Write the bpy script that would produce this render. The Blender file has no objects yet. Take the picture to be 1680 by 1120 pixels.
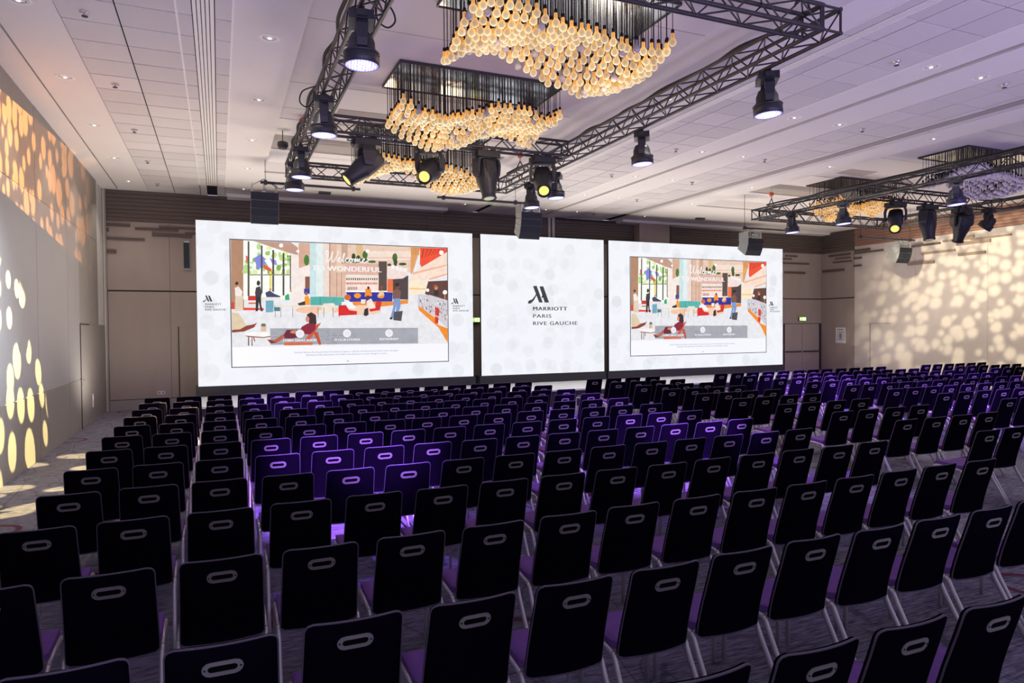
import bpy, math, random
from mathutils import Matrix, Vector

random.seed(7)
PI = math.pi
scene = bpy.context.scene
COL = scene.collection

# ------------------------------------------------------------------ camera, world, exposure
CAM_H, CAM_YAW, CAM_PITCH, CAM_ROLL, CAM_F = 2.04, 0.4062, -0.0200, -0.0084, 1116.2

def cam_axes():
    cy, sy = math.cos(CAM_YAW), math.sin(CAM_YAW)
    f = Vector((sy * math.cos(CAM_PITCH), cy * math.cos(CAM_PITCH), math.sin(CAM_PITCH)))
    r = Vector((cy, -sy, 0)); u = r.cross(f)
    r2 = r * math.cos(CAM_ROLL) + u * math.sin(CAM_ROLL)
    u2 = -r * math.sin(CAM_ROLL) + u * math.cos(CAM_ROLL)
    return r2, u2, f
CR, CU, CD = cam_axes()
cam_data = bpy.data.cameras.new('camera')
cam_data.sensor_width = 36.0
cam_data.lens = CAM_F / 1680.0 * 36.0
cam_data.clip_end = 200
cam = bpy.data.objects.new('camera', cam_data)
COL.objects.link(cam)
m = Matrix((CR, CU, -CD)).transposed().to_4x4()
m.translation = (0, 0, CAM_H)
cam.matrix_world = m
scene.camera = cam

world = bpy.data.worlds.new('world')
scene.world = world
world.use_nodes = True
bg = world.node_tree.nodes['Background']
bg.inputs[0].default_value = (0.74, 0.64, 1.0, 1)
bg.inputs[1].default_value = 0.42
SCREEN_POWER = 0.75          # radiance of the white LED wall
WASH_POWER = 420.0           # purple wash heads
CHANDELIER_POWER = 22.0
DOWNLIGHT_POWER = 45.0
STAGE_FILL_POWER = 390.0       # unseen spots added before the stage to brighten the ceiling
REAR_FILL_POWER = 900.0   # unseen lavender spots added behind the camera for the near ceiling
vs = scene.view_settings
vs.view_transform = 'Standard'
vs.look = 'None'
vs.exposure = 0.35
vs.gamma = 1.0
vs.use_curve_mapping = False
scene.cycles.max_bounces = 8
scene.cycles.diffuse_bounces = 5

def fill_uplight(x, y, z, tx, ty, tz, power, color, deg, blend=.5, radius=.9):
    ld = bpy.data.lights.new('fill_uplight', 'SPOT')
    ld.energy = power; ld.color = color; ld.spot_size = math.radians(deg); ld.spot_blend = blend; ld.shadow_soft_size = radius
    o = bpy.data.objects.new('fill_uplight', ld); COL.objects.link(o)
    d = Vector((tx - x, ty - y, tz - z))
    o.matrix_world = Matrix.Translation((x, y, z)) @ d.to_track_quat('-Z', 'Y').to_matrix().to_4x4()
for x in (0.5, 5.0, 9.5, 14.0, 18.5):
    fill_uplight(x, 15.1, .25, x, 14.2, 5.65, STAGE_FILL_POWER, (1.0, .86, .66), 150, .6)
for x, y, k in ((-1.6, 16.6, .36), (20.3, 16.4, .20)):  # unseen spots added in both far corners to lift the back wall
    fill_uplight(x, y, .2, x, y + 1.2, 5.65, STAGE_FILL_POWER * k, (1.0, .90, .80), 165, .6, .5)
for x in (-.5, 4.5, 9.5, 14.0):
    fill_uplight(x, -1.0, .3, x, 4.6, 5.65, REAR_FILL_POWER, (.68, .57, 1.0), 82, .7)

def in_view(p, margin=40):
    v = Vector(p) - Vector((0, 0, CAM_H))
    d = v.dot(CD)
    if d < 0.3:
        return False
    x = 840 + CAM_F * v.dot(CR) / d
    y = 560 - CAM_F * v.dot(CU) / d
    return -margin < x < 1680 + margin and -margin < y < 1120 + margin

# ------------------------------------------------------------------ materials
def srgb(h):
    def f(c):
        c /= 255.0
        return c / 12.92 if c <= 0.04045 else ((c + 0.055) / 1.055) ** 2.4
    return tuple(f(int(h[i:i + 2], 16)) for i in (0, 2, 4))

def new_mat(name):
    mt = bpy.data.materials.new(name)
    mt.use_nodes = True
    nt = mt.node_tree
    return mt, nt, nt.nodes['Principled BSDF']

def N(nt, kind, **kw):
    n = nt.nodes.new(kind)
    for k, v in kw.items():
        setattr(n, k, v)
    return n

def mat(name, col, rough=0.6, metal=0.0, spec=0.5, var=0.12, scale=6.0, bump=0.0, bscale=60.0, stretch=(1, 1, 1), emit=None, estr=0.0, sample=True, rnd=0.0):
    mt, nt, b = new_mat(name)
    L = nt.links.new
    tc = N(nt, 'ShaderNodeNewGeometry'); mp = N(nt, 'ShaderNodeMapping')
    mp.inputs['Scale'].default_value = stretch
    L(tc.outputs['Position'], mp.inputs[0])
    ns = N(nt, 'ShaderNodeTexNoise'); ns.inputs['Scale'].default_value = scale; ns.inputs['Detail'].default_value = 4
    L(mp.outputs[0], ns.inputs[0])
    rp = N(nt, 'ShaderNodeMapRange'); rp.inputs[3].default_value = 1 - var; rp.inputs[4].default_value = 1 + var
    L(ns.outputs['Fac'], rp.inputs[0])
    fac = rp.outputs[0]
    if rnd:
        oi = N(nt, 'ShaderNodeObjectInfo')
        r2 = N(nt, 'ShaderNodeMapRange'); r2.inputs[3].default_value = 1 - rnd; r2.inputs[4].default_value = 1 + rnd * .4
        L(oi.outputs['Random'], r2.inputs[0])
        mu = N(nt, 'ShaderNodeMath', operation='MULTIPLY')
        L(fac, mu.inputs[0]); L(r2.outputs[0], mu.inputs[1]); fac = mu.outputs[0]
    vm = N(nt, 'ShaderNodeVectorMath', operation='SCALE')
    vm.inputs[0].default_value = col[:3]
    L(fac, vm.inputs['Scale'])
    L(vm.outputs[0], b.inputs['Base Color'])
    b.inputs['Roughness'].default_value = rough
    b.inputs['Metallic'].default_value = metal
    b.inputs['Specular IOR Level'].default_value = spec
    if bump:
        n2 = N(nt, 'ShaderNodeTexNoise'); n2.inputs['Scale'].default_value = bscale; n2.inputs['Detail'].default_value = 3
        L(mp.outputs[0], n2.inputs[0])
        bp = N(nt, 'ShaderNodeBump'); bp.inputs['Strength'].default_value = bump; bp.inputs['Distance'].default_value = 0.01
        L(n2.outputs['Fac'], bp.inputs['Height']); L(bp.outputs[0], b.inputs['Normal'])
    if emit:
        b.inputs['Emission Color'].default_value = (*emit[:3], 1)
        b.inputs['Emission Strength'].default_value = estr
    if not sample:
        mt.cycles.emission_sampling = 'NONE'
    return mt

M = {}
M['plaster'] = mat('plaster', (.84, .82, .81), .9, spec=.1, var=.03, scale=1.2)
M['coffer_plaster'] = mat('coffer_plaster', (.74, .72, .74), .9, spec=.1, var=.03, scale=1.2)
M['grey_panel'] = mat('grey_panel', (.44, .41, .40), .9, spec=.1, var=.04, scale=2)
M['tile'] = mat('ceiling_tile', (.74, .72, .72), .95, spec=.08, var=.04, scale=40, rnd=.08)
M['tile_gap'] = mat('tile_gap', (.035, .032, .036), .9, spec=.1)
M['diffuser_white'] = mat('diffuser_white', (.92, .91, .88), .45, var=.02)
M['slot_dark'] = mat('slot_dark', (.06, .055, .06), .8)
M['chrome_trim'] = mat('chrome_trim', (.85, .83, .82), .25, metal=.6, var=.03)
M['black'] = mat('black_matte', (.012, .012, .016), .65, spec=.2)
M['black_metal'] = mat('black_metal', (.035, .035, .042), .42, spec=.5, var=.2, scale=14)
M['truss'] = mat('truss_black', (.055, .052, .058), .38, metal=.35, spec=.5, var=.25, scale=20)
M['fixture'] = mat('fixture_plastic', (.028, .03, .042), .45, spec=.5, var=.15, scale=10)
M['wall_beige'] = mat('wall_beige', (.40, .34, .31), .9, spec=.1, var=.10, scale=3, bump=.15, bscale=220, stretch=(1, 1, .25))
M['wall_panel'] = mat('wall_panel', (.34, .315, .29), .55, spec=.3, var=.05, scale=2, bump=.02, bscale=120)
M['wall_gloss'] = mat('wall_gloss_panel', (.50, .49, .49), .40, spec=1.0, var=.04, scale=2)
_b = M['wall_gloss'].node_tree.nodes['Principled BSDF']; _b.inputs['Coat Weight'].default_value = 1.0; _b.inputs['Coat Roughness'].default_value = .36; _b.inputs['Coat IOR'].default_value = 2.4
M['wall_bright'] = mat('wall_bright', (.62, .565, .545), .85, spec=.15, var=.06, scale=2.5)
M['wood_dark'] = mat('wood_dark', (.115, .09, .08), .55, var=.45, scale=3, stretch=(.6, .6, 22))
M['wood_red'] = mat('wood_red', (.30, .165, .125), .5, var=.4, scale=3, stretch=(.6, .6, 22))
M['wood_pale'] = mat('wood_pale', (.27, .20, .17), .55, var=.2, scale=4, stretch=(.6, .6, 22))
M['joint'] = mat('joint_dark', (.05, .04, .038), .8)
M['white_strip'] = mat('white_strip', (.85, .84, .80), .4, var=.03)
M['deck'] = mat('stage_deck', (.72, .76, .76), .30, spec=.5, var=.06, scale=2)
M['skirt'] = mat('stage_skirt', (.03, .032, .034), .8)
M['chair_black'] = mat('chair_back_fabric', (.0042, .0030, .0075), .9, spec=.0, var=.25, scale=30)
M['chair_purple'] = mat('chair_purple_fabric', (.165, .078, .285), .8, spec=.12, var=.12, scale=30)
M['lit_piping'] = mat('chair_lit_piping', (.10, .085, .125), .6, spec=.3, var=.1)  # paler tone paints the highlight along the fabric edges
M['chair_metal'] = mat('chair_metal', (.60, .58, .58), .38, metal=.45, var=.06)
M['handle'] = mat('handle_metal', (.26, .25, .24), .6, metal=.2, var=.06)
M['hole_shade'] = mat('handle_hole_shade', (.004, .0035, .005), .9, spec=.02)
M['mirror'] = mat('mirror_plate', (.62, .64, .66), .10, metal=.95, var=.03)
M['cable'] = mat('cable_black', (.02, .02, .022), .6)
M['orange'] = mat('hoist_orange', (.70, .13, .04), .5)
M['steel'] = mat('steel', (.55, .55, .55), .35, metal=.8)
M['paper'] = mat('paper', (.80, .80, .80), .7, var=.03)
M['print_grey'] = mat('print_grey', (.30, .31, .33), .8)
M['speaker'] = mat('speaker_paint', (.30, .31, .32), .6, var=.08)
M['grille'] = mat('speaker_grille', (.016, .022, .034), .5, spec=.3, var=.3, scale=60)
M['niche_glass'] = mat('niche_glass', (.03, .045, .05), .2, spec=.5)

def emit_mat(name, col, strength, sample=True):
    mt, nt, b = new_mat(name)
    b.inputs['Base Color'].default_value = (*[c * .3 for c in col], 1)
    b.inputs['Emission Color'].default_value = (*col, 1)
    b.inputs['Emission Strength'].default_value = strength
    if not sample:
        mt.cycles.emission_sampling = 'NONE'
    return mt
M['lens_yellow'] = emit_mat('lens_yellow', (.90, .80, .20), .85, False)
M['lens_dim'] = emit_mat('lens_dim', (.8, .85, .6), .35, False)
M['lens_off'] = mat('lens_off', (.03, .035, .05), .12, spec=.6)
M['exit_green'] = emit_mat('exit_green', (.35, .62, .10), 1.0, False)
M['exit_white'] = emit_mat('exit_white', (.95, 1.0, .75), 1.3, False)
M['downlight_lamp'] = emit_mat('downlight_lamp', (1.0, .93, .82), 1.0, False)

def lens_wash():
    mt, nt, b = new_mat('wash_lens_leds')
    L = nt.links.new
    tc = N(nt, 'ShaderNodeTexCoord')
    vo = N(nt, 'ShaderNodeTexVoronoi', voronoi_dimensions='2D'); vo.inputs['Scale'].default_value = 36; vo.inputs['Randomness'].default_value = .25
    L(tc.outputs['Object'], vo.inputs[0])
    mr = N(nt, 'ShaderNodeMapRange'); mr.inputs[1].default_value = .25; mr.inputs[2].default_value = .55; mr.inputs[3].default_value = 1; mr.inputs[4].default_value = 0
    L(vo.outputs['Distance'], mr.inputs[0])
    mx = N(nt, 'ShaderNodeMix', data_type='RGBA')
    mx.inputs[6].default_value = (.20, .17, 1.0, 1); mx.inputs[7].default_value = (.88, .88, 1.0, 1)
    L(mr.outputs[0], mx.inputs[0])
    ln = N(nt, 'ShaderNodeVectorMath', operation='LENGTH'); fl = N(nt, 'ShaderNodeVectorMath', operation='MULTIPLY'); fl.inputs[1].default_value = (1, 1, 0)
    L(tc.outputs['Object'], fl.inputs[0]); L(fl.outputs[0], ln.inputs[0])
    rd = N(nt, 'ShaderNodeMapRange'); rd.inputs[1].default_value = .115; rd.inputs[2].default_value = .165; L(ln.outputs['Value'], rd.inputs[0])
    m3 = N(nt, 'ShaderNodeMix', data_type='RGBA'); m3.inputs[7].default_value = (.13, .10, .95, 1)
    L(rd.outputs[0], m3.inputs[0]); L(mx.outputs[2], m3.inputs[6])
    L(m3.outputs[2], b.inputs['Emission Color'])
    b.inputs['Emission Strength'].default_value = 1.6
    b.inputs['Base Color'].default_value = (.2, .2, .3, 1)
    mt.cycles.emission_sampling = 'NONE'
    return mt
M['lens_wash'] = lens_wash()

def bulb_mat(name, lit, top=(1.0, .36, .03), bot=(1.0, .76, .46), strength=.92):
    mt, nt, b = new_mat(name)
    L = nt.links.new
    tc = N(nt, 'ShaderNodeTexCoord'); sp = N(nt, 'ShaderNodeSeparateXYZ')
    L(tc.outputs['Generated'], sp.inputs[0])
    cr = N(nt, 'ShaderNodeValToRGB')
    e = cr.color_ramp.elements
    e[0].position = .05; e[0].color = (*bot, 1); e[1].position = .95; e[1].color = (*top, 1)
    k = cr.color_ramp.elements.new(.5); k.color = (1.0, .53, .15, 1) if lit else (*[(a + c) / 2 for a, c in zip(top, bot)], 1)
    L(sp.outputs['Z'], cr.inputs[0])
    lw = N(nt, 'ShaderNodeLayerWeight'); lw.inputs[0].default_value = .35
    mr = N(nt, 'ShaderNodeMapRange'); mr.inputs[3].default_value = strength * .42; mr.inputs[4].default_value = strength * 1.3
    L(lw.outputs['Facing'], mr.inputs[0])
    if lit:
        b.inputs['Base Color'].default_value = (.16, .12, .08, 1)
    else:
        L(cr.outputs[0], b.inputs['Base Color'])
    b.inputs['Roughness'].default_value = .12
    if lit:
        oi = N(nt, 'ShaderNodeObjectInfo'); r3 = N(nt, 'ShaderNodeMapRange'); r3.inputs[3].default_value = .7; r3.inputs[4].default_value = 1.15
        L(oi.outputs['Random'], r3.inputs[0])
        m4 = N(nt, 'ShaderNodeMath', operation='MULTIPLY'); L(mr.outputs[0], m4.inputs[0]); L(r3.outputs[0], m4.inputs[1])
        L(cr.outputs[0], b.inputs['Emission Color']); L(m4.outputs[0], b.inputs['Emission Strength'])
    mt.cycles.emission_sampling = 'NONE'
    return mt
M['bulb_lit'] = bulb_mat('bulb_lit', True)
M['bulb_orange'] = bulb_mat('bulb_orange', True, bot=(1.0, .58, .24), strength=.8)
M['bulb_off'] = bulb_mat('bulb_clear', False, top=(.30, .29, .31), bot=(.50, .48, .52))
M['bulb_lilac'] = bulb_mat('bulb_lilac', False, top=(.50, .46, .56), bot=(.84, .80, .90))

def carpet_mat():
    mt, nt, b = new_mat('carpet')
    L = nt.links.new
    tc = N(nt, 'ShaderNodeTexCoord')
    mp = N(nt, 'ShaderNodeMapping'); mp.inputs['Scale'].default_value = (1.2, 9, 1); mp.inputs['Rotation'].default_value = (0, 0, .25)
    L(tc.outputs['Object'], mp.inputs[0])
    n1 = N(nt, 'ShaderNodeTexNoise'); n1.inputs['Scale'].default_value = 5; n1.inputs['Detail'].default_value = 6; n1.inputs['Roughness'].default_value = .7
    L(mp.outputs[0], n1.inputs[0])
    cr = N(nt, 'ShaderNodeValToRGB')
    cr.color_ramp.elements[0].position = .35; cr.color_ramp.elements[0].color = (.058, .055, .085, 1)
    cr.color_ramp.elements[1].position = .68; cr.color_ramp.elements[1].color = (.33, .32, .39, 1)
    L(n1.outputs['Fac'], cr.inputs[0])
    # dark leaf strokes
    mp2 = N(nt, 'ShaderNodeMapping'); mp2.inputs['Scale'].default_value = (1.1, .45, 1); mp2.inputs['Rotation'].default_value = (0, 0, .8)
    L(tc.outputs['Object'], mp2.inputs[0])
    n2 = N(nt, 'ShaderNodeTexNoise'); n2.inputs['Scale'].default_value = 1.5; n2.inputs['Detail'].default_value = 1.5; n2.inputs['Distortion'].default_value = 1.6
    L(mp2.outputs[0], n2.inputs[0])
    a1 = N(nt, 'ShaderNodeMath', operation='SUBTRACT'); a1.inputs[1].default_value = .5; L(n2.outputs['Fac'], a1.inputs[0])
    a2 = N(nt, 'ShaderNodeMath', operation='ABSOLUTE'); L(a1.outputs[0], a2.inputs[0])
    r1 = N(nt, 'ShaderNodeMapRange'); r1.inputs[1].default_value = .006; r1.inputs[2].default_value = .016; r1.inputs[3].default_value = .4; r1.inputs[4].default_value = 0
    L(a2.outputs[0], r1.inputs[0])
    mx = N(nt, 'ShaderNodeMix', data_type='RGBA'); mx.inputs[7].default_value = (.03, .022, .035, 1)
    L(r1.outputs[0], mx.inputs[0]); L(cr.outputs[0], mx.inputs[6])
    # wine-red woven rings
    vo = N(nt, 'ShaderNodeTexVoronoi', voronoi_dimensions='2D'); vo.inputs['Scale'].default_value = .75; vo.inputs['Randomness'].default_value = .9
    L(tc.outputs['Object'], vo.inputs[0])
    s1 = N(nt, 'ShaderNodeMath', operation='SUBTRACT'); s1.inputs[1].default_value = .17; L(vo.outputs['Distance'], s1.inputs[0])
    s2 = N(nt, 'ShaderNodeMath', operation='ABSOLUTE'); L(s1.outputs[0], s2.inputs[0])
    r2 = N(nt, 'ShaderNodeMapRange'); r2.inputs[1].default_value = .018; r2.inputs[2].default_value = .028; r2.inputs[3].default_value = .85; r2.inputs[4].default_value = 0
    L(s2.outputs[0], r2.inputs[0])
    vc = N(nt, 'ShaderNodeSeparateColor'); L(vo.outputs['Color'], vc.inputs[0])
    lt = N(nt, 'ShaderNodeMath', operation='LESS_THAN'); lt.inputs[1].default_value = .45; L(vc.outputs[0], lt.inputs[0])
    rm = N(nt, 'ShaderNodeMath', operation='MULTIPLY'); L(r2.outputs[0], rm.inputs[0]); L(lt.outputs[0], rm.inputs[1])
    mx2 = N(nt, 'ShaderNodeMix', data_type='RGBA'); mx2.inputs[7].default_value = (.12, .018, .035, 1)
    L(rm.outputs[0], mx2.inputs[0]); L(mx.outputs[2], mx2.inputs[6])
    L(mx2.outputs[2], b.inputs['Base Color'])
    b.inputs['Roughness'].default_value = .95; b.inputs['Specular IOR Level'].default_value = .08
    bp = N(nt, 'ShaderNodeBump'); bp.inputs['Strength'].default_value = .3; bp.inputs['Distance'].default_value = .01
    L(n1.outputs['Fac'], bp.inputs['Height']); L(bp.outputs[0], b.inputs['Normal'])
    return mt
M['carpet'] = carpet_mat()

def led_white():
    mt, nt, b = new_mat('led_white_leaf_pattern')
    L = nt.links.new
    tc = N(nt, 'ShaderNodeNewGeometry')
    mp = N(nt, 'ShaderNodeMapping'); mp.inputs['Rotation'].default_value = (PI / 2, 0, 0)
    L(tc.outputs['Position'], mp.inputs[0])
    prev = None
    for sc, off, amt in ((1.75, 0, .10), (1.75, 3.3, .07), (1.3, 7.7, .05)):
        m2 = N(nt, 'ShaderNodeMapping'); m2.inputs['Location'].default_value = (off, off * .7, 0)
        L(mp.outputs[0], m2.inputs[0])
        vo = N(nt, 'ShaderNodeTexVoronoi', voronoi_dimensions='2D'); vo.inputs['Scale'].default_value = sc; vo.inputs['Randomness'].default_value = .75
        L(m2.outputs[0], vo.inputs[0])
        mr = N(nt, 'ShaderNodeMapRange'); mr.inputs[1].default_value = .30; mr.inputs[2].default_value = .32; mr.inputs[3].default_value = amt; mr.inputs[4].default_value = 0
        L(vo.outputs['Distance'], mr.inputs[0])
        sp = N(nt, 'ShaderNodeSeparateColor'); L(vo.outputs['Color'], sp.inputs[0])
        mu = N(nt, 'ShaderNodeMath', operation='MULTIPLY'); L(mr.outputs[0], mu.inputs[0]); L(sp.outputs[0], mu.inputs[1])
        if prev:
            ad = N(nt, 'ShaderNodeMath', operation='ADD'); L(prev, ad.inputs[0]); L(mu.outputs[0], ad.inputs[1]); prev = ad.outputs[0]
        else:
            prev = mu.outputs[0]
    sb = N(nt, 'ShaderNodeMapRange'); sb.inputs[1].default_value = 0; sb.inputs[2].default_value = .16; sb.inputs[3].default_value = SCREEN_POWER; sb.inputs[4].default_value = .645
    L(prev, sb.inputs[0])
    ml = sb
    b.inputs['Base Color'].default_value = (.02, .02, .02, 1); b.inputs['Roughness'].default_value = .7
    b.inputs['Emission Color'].default_value = (.92, .945, 1.0, 1)
    L(ml.outputs[0], b.inputs['Emission Strength'])
    return mt
M['led_white'] = led_white()

def led_picture():
    mt, nt, b = new_mat('led_picture')
    at = N(nt, 'ShaderNodeAttribute', attribute_name='Col')
    ge = N(nt, 'ShaderNodeNewGeometry'); ns = N(nt, 'ShaderNodeTexNoise'); ns.inputs['Scale'].default_value = 7; ns.inputs['Detail'].default_value = 5
    nt.links.new(ge.outputs['Position'], ns.inputs[0])
    mr = N(nt, 'ShaderNodeMapRange'); mr.inputs[1].default_value = .3; mr.inputs[2].default_value = .7; mr.inputs[3].default_value = .93; mr.inputs[4].default_value = 1.08; nt.links.new(ns.outputs['Fac'], mr.inputs[0])
    vm = N(nt, 'ShaderNodeVectorMath', operation='SCALE'); nt.links.new(at.outputs['Color'], vm.inputs[0]); nt.links.new(mr.outputs[0], vm.inputs['Scale'])
    nt.links.new(vm.outputs[0], b.inputs['Emission Color'])
    b.inputs['Base Color'].default_value = (.02, .02, .02, 1); b.inputs['Roughness'].default_value = .7
    b.inputs['Emission Strength'].default_value = .80
    mt.cycles.emission_sampling = 'NONE'
    return mt
M['led_picture'] = led_picture()
M['led_ink'] = emit_mat('led_ink', (.035, .037, .045), .8, False)
M['led_text_white'] = emit_mat('led_text_white', (1, 1, 1), SCREEN_POWER * .75, False)
M['led_slide'] = emit_mat('led_slide', (.90, .93, 1.0), SCREEN_POWER * .92, False)

# ------------------------------------------------------------------ mesh helpers
class MB:
    def __init__(s):
        s.v, s.f, s.mi, s.sm = [], [], [], []
    def face(s, idx, mi=0, smooth=False):
        s.f.append(idx); s.mi.append(mi); s.sm.append(smooth)
    def box(s, x0, x1, y0, y1, z0, z1, mi=0, mat4=None):
        b = len(s.v)
        pts = [(x, y, z) for z in (z0, z1) for y in (y0, y1) for x in (x0, x1)]
        if mat4 is not None:
            pts = [tuple(mat4 @ Vector(p)) for p in pts]
        s.v += pts
        for q in ((0, 2, 3, 1), (4, 5, 7, 6), (0, 1, 5, 4), (2, 6, 7, 3), (0, 4, 6, 2), (1, 3, 7, 5)):
            s.face([b + i for i in q], mi)
        return s
    def prism(s, pts, y0, y1, mi=0):
        """polygon in XZ (counter-clockwise seen from -Y), extruded along Y"""
        b = len(s.v); n = len(pts)
        s.v += [(x, y0, z) for x, z in pts] + [(x, y1, z) for x, z in pts]
        s.face(list(range(b, b + n)), mi)
        s.face(list(range(b + 2 * n - 1, b + n - 1, -1)), mi)
        for i in range(n):
            j = (i + 1) % n
            s.face([b + j, b + i, b + n + i, b + n + j], mi)
        return s
    def tube(s, pts, r, n=8, mi=0, closed=False, caps=True, flat=1.0):
        pts = [Vector(p) for p in pts]
        rs = r if isinstance(r, (list, tuple)) else [r] * len(pts)
        b = len(s.v); k = len(pts)
        t0 = (pts[1] - pts[0]).normalized()
        ref = Vector((0, 0, 1)) if abs(t0.z) < .9 else Vector((1, 0, 0))
        nrm = (ref - t0 * ref.dot(t0)).normalized()
        for i, p in enumerate(pts):
            if closed:
                t = (pts[(i + 1) % k] - pts[i - 1]).normalized()
            else:
                t = (pts[min(i + 1, k - 1)] - pts[max(i - 1, 0)]).normalized()
            nrm = (nrm - t * nrm.dot(t))
            nrm = nrm.normalized() if nrm.length > 1e-6 else t.orthogonal().normalized()
            bi = t.cross(nrm)
            for j in range(n):
                a = 2 * PI * j / n
                s.v.append(tuple(p + nrm * (math.cos(a) * rs[i]) + bi * (math.sin(a) * rs[i] * flat)))
        for i in range(k if closed else k - 1):
            i2 = (i + 1) % k
            for j in range(n):
                j2 = (j + 1) % n
                s.face([b + i * n + j, b + i * n + j2, b + i2 * n + j2, b + i2 * n + j], mi, True)
        if caps and not closed:
            s.face([b + j for j in range(n - 1, -1, -1)], mi)
            s.face([b + (k - 1) * n + j for j in range(n)], mi)
        return s
    def lathe(s, prof, n=16, mi=0, mat4=None, cap0=True, cap1=True, smooth=True):
        b = len(s.v); k = len(prof)
        for r, z in prof:
            for j in range(n):
                a = 2 * PI * j / n
                p = Vector((r * math.cos(a), r * math.sin(a), z))
                s.v.append(tuple(mat4 @ p) if mat4 is not None else tuple(p))
        for i in range(k - 1):
            for j in range(n):
                j2 = (j + 1) % n
                s.face([b + i * n + j, b + i * n + j2, b + (i + 1) * n + j2, b + (i + 1) * n + j], mi, smooth)
        if cap0: s.face([b + j for j in range(n - 1, -1, -1)], mi)
        if cap1: s.face([b + (k - 1) * n + j for j in range(n)], mi)
        return s
    def mesh(s, name, mats):
        me = bpy.data.meshes.new(name)
        me.from_pydata(s.v, [], s.f)
        me.polygons.foreach_set('material_index', s.mi)
        me.polygons.foreach_set('use_smooth', s.sm)
        for q in (mats if isinstance(mats, (list, tuple)) else [mats]):
            me.materials.append(M[q] if isinstance(q, str) else q)
        me.update()
        return me

def obj(name, me, parent=None, loc=None, matw=None):
    o = bpy.data.objects.new(name, me)
    COL.objects.link(o)
    if parent is not None:
        o.parent = parent
    if matw is not None:
        o.matrix_basis = matw
    elif loc is not None:
        o.location = loc
    return o

def tag(o, label, cat, group=None):
    o['label'] = label; o['category'] = cat
    if group: o['group'] = group
    return o

def thing(name, label, cat, loc=(0, 0, 0), rz=0.0, group=None):
    o = bpy.data.objects.new(name, None)
    o.empty_display_size = .1
    COL.objects.link(o)
    o.location = loc; o.rotation_euler = (0, 0, rz)
    return tag(o, label, cat, group)

def struct(name, me):
    o = obj(name, me); o['kind'] = 'structure'
    return o


_rods = {}
def rod(name, parent, p0, p1, r, m, n=8):
    """straight bar as an object sharing one unit cylinder"""
    key = (m, n)
    if key not in _rods:
        _rods[key] = MB().lathe([(1, 0), (1, 1)], n).mesh('bar_' + m, m)
    p0, p1 = Vector(p0), Vector(p1); d = p1 - p0
    q = d.to_track_quat('Z', 'Y').to_matrix().to_4x4()
    mw = Matrix.Translation(p0) @ q @ Matrix.Diagonal((r, r, d.length, 1))
    return obj(name, _rods[key], parent, matw=mw)

_boxes = {}
def slab(name, parent, x0, x1, y0, y1, z0, z1, m):
    """box as an object sharing one unit cube"""
    if m not in _boxes:
        _boxes[m] = MB().box(0, 1, 0, 1, 0, 1).mesh('block_' + m, m)
    mw = Matrix.Translation((x0, y0, z0)) @ Matrix.Diagonal((x1 - x0, y1 - y0, z1 - z0, 1))
    return obj(name, _boxes[m], parent, matw=mw)

def rotx(a): return Matrix.Rotation(a, 4, 'X')
def roty(a): return Matrix.Rotation(a, 4, 'Y')
def rotz(a): return Matrix.Rotation(a, 4, 'Z')
T = Matrix.Translation

def text_mesh(body, width=None, height=None, spacing=1.0, shear=0.0, m='led_ink', align='LEFT', bold=0.0):
    cu = bpy.data.curves.new('lettering', 'FONT')
    cu.body = body; cu.size = 1; cu.space_character = spacing; cu.shear = shear; cu.align_x = align
    cu.resolution_u = 3
    o = bpy.data.objects.new('tmp_text', cu); COL.objects.link(o)
    dg = bpy.context.evaluated_depsgraph_get(); dg.update()
    me = bpy.data.meshes.new_from_object(o.evaluated_get(dg))
    bpy.data.objects.remove(o)
    xs = [v.co.x for v in me.vertices]; ys = [v.co.y for v in me.vertices]
    x0, x1, y0, y1 = min(xs), max(xs), min(ys), max(ys)
    sx = (width / (x1 - x0)) if width else None
    sy = (height / (y1 - y0)) if height else sx
    sx = sx or sy
    for v in me.vertices:                       # stands upright in XZ, facing -Y
        v.co = ((v.co.x - (x0 if align == 'LEFT' else (x0 + x1) / 2)) * sx, 0, (v.co.y - y0) * sy)
    if bold:                                    # heavier strokes: the same outlines again, shifted by a fraction of the letter height
        dx = bold * (y1 - y0) * sy
        vv = [tuple(v.co) for v in me.vertices]; ff = [list(p.vertices) for p in me.polygons]
        n = len(vv)
        me = bpy.data.meshes.new('lettering')
        me.from_pydata(vv + [(x + dx, y - .0006, z) for x, y, z in vv], [], ff + [[i + n for i in q] for q in ff]); me.update()
    me.materials.clear(); me.materials.append(M[m])
    return me

ORD = ['first', 'second', 'third', 'fourth', 'fifth', 'sixth', 'seventh', 'eighth', 'ninth', 'tenth', 'eleventh', 'twelfth', 'thirteenth', 'fourteenth', 'fifteenth', 'sixteenth']

# ------------------------------------------------------------------ room shell
XL, XR, YB, H, HC = -2.68, 22.0, 20.0, 5.65, 5.82
MOD = 12.19
floor = struct('floor', MB().box(XL - .3, XR + .3, -1.5, YB + .3, -.08, 0).mesh('floor', 'carpet'))

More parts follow.
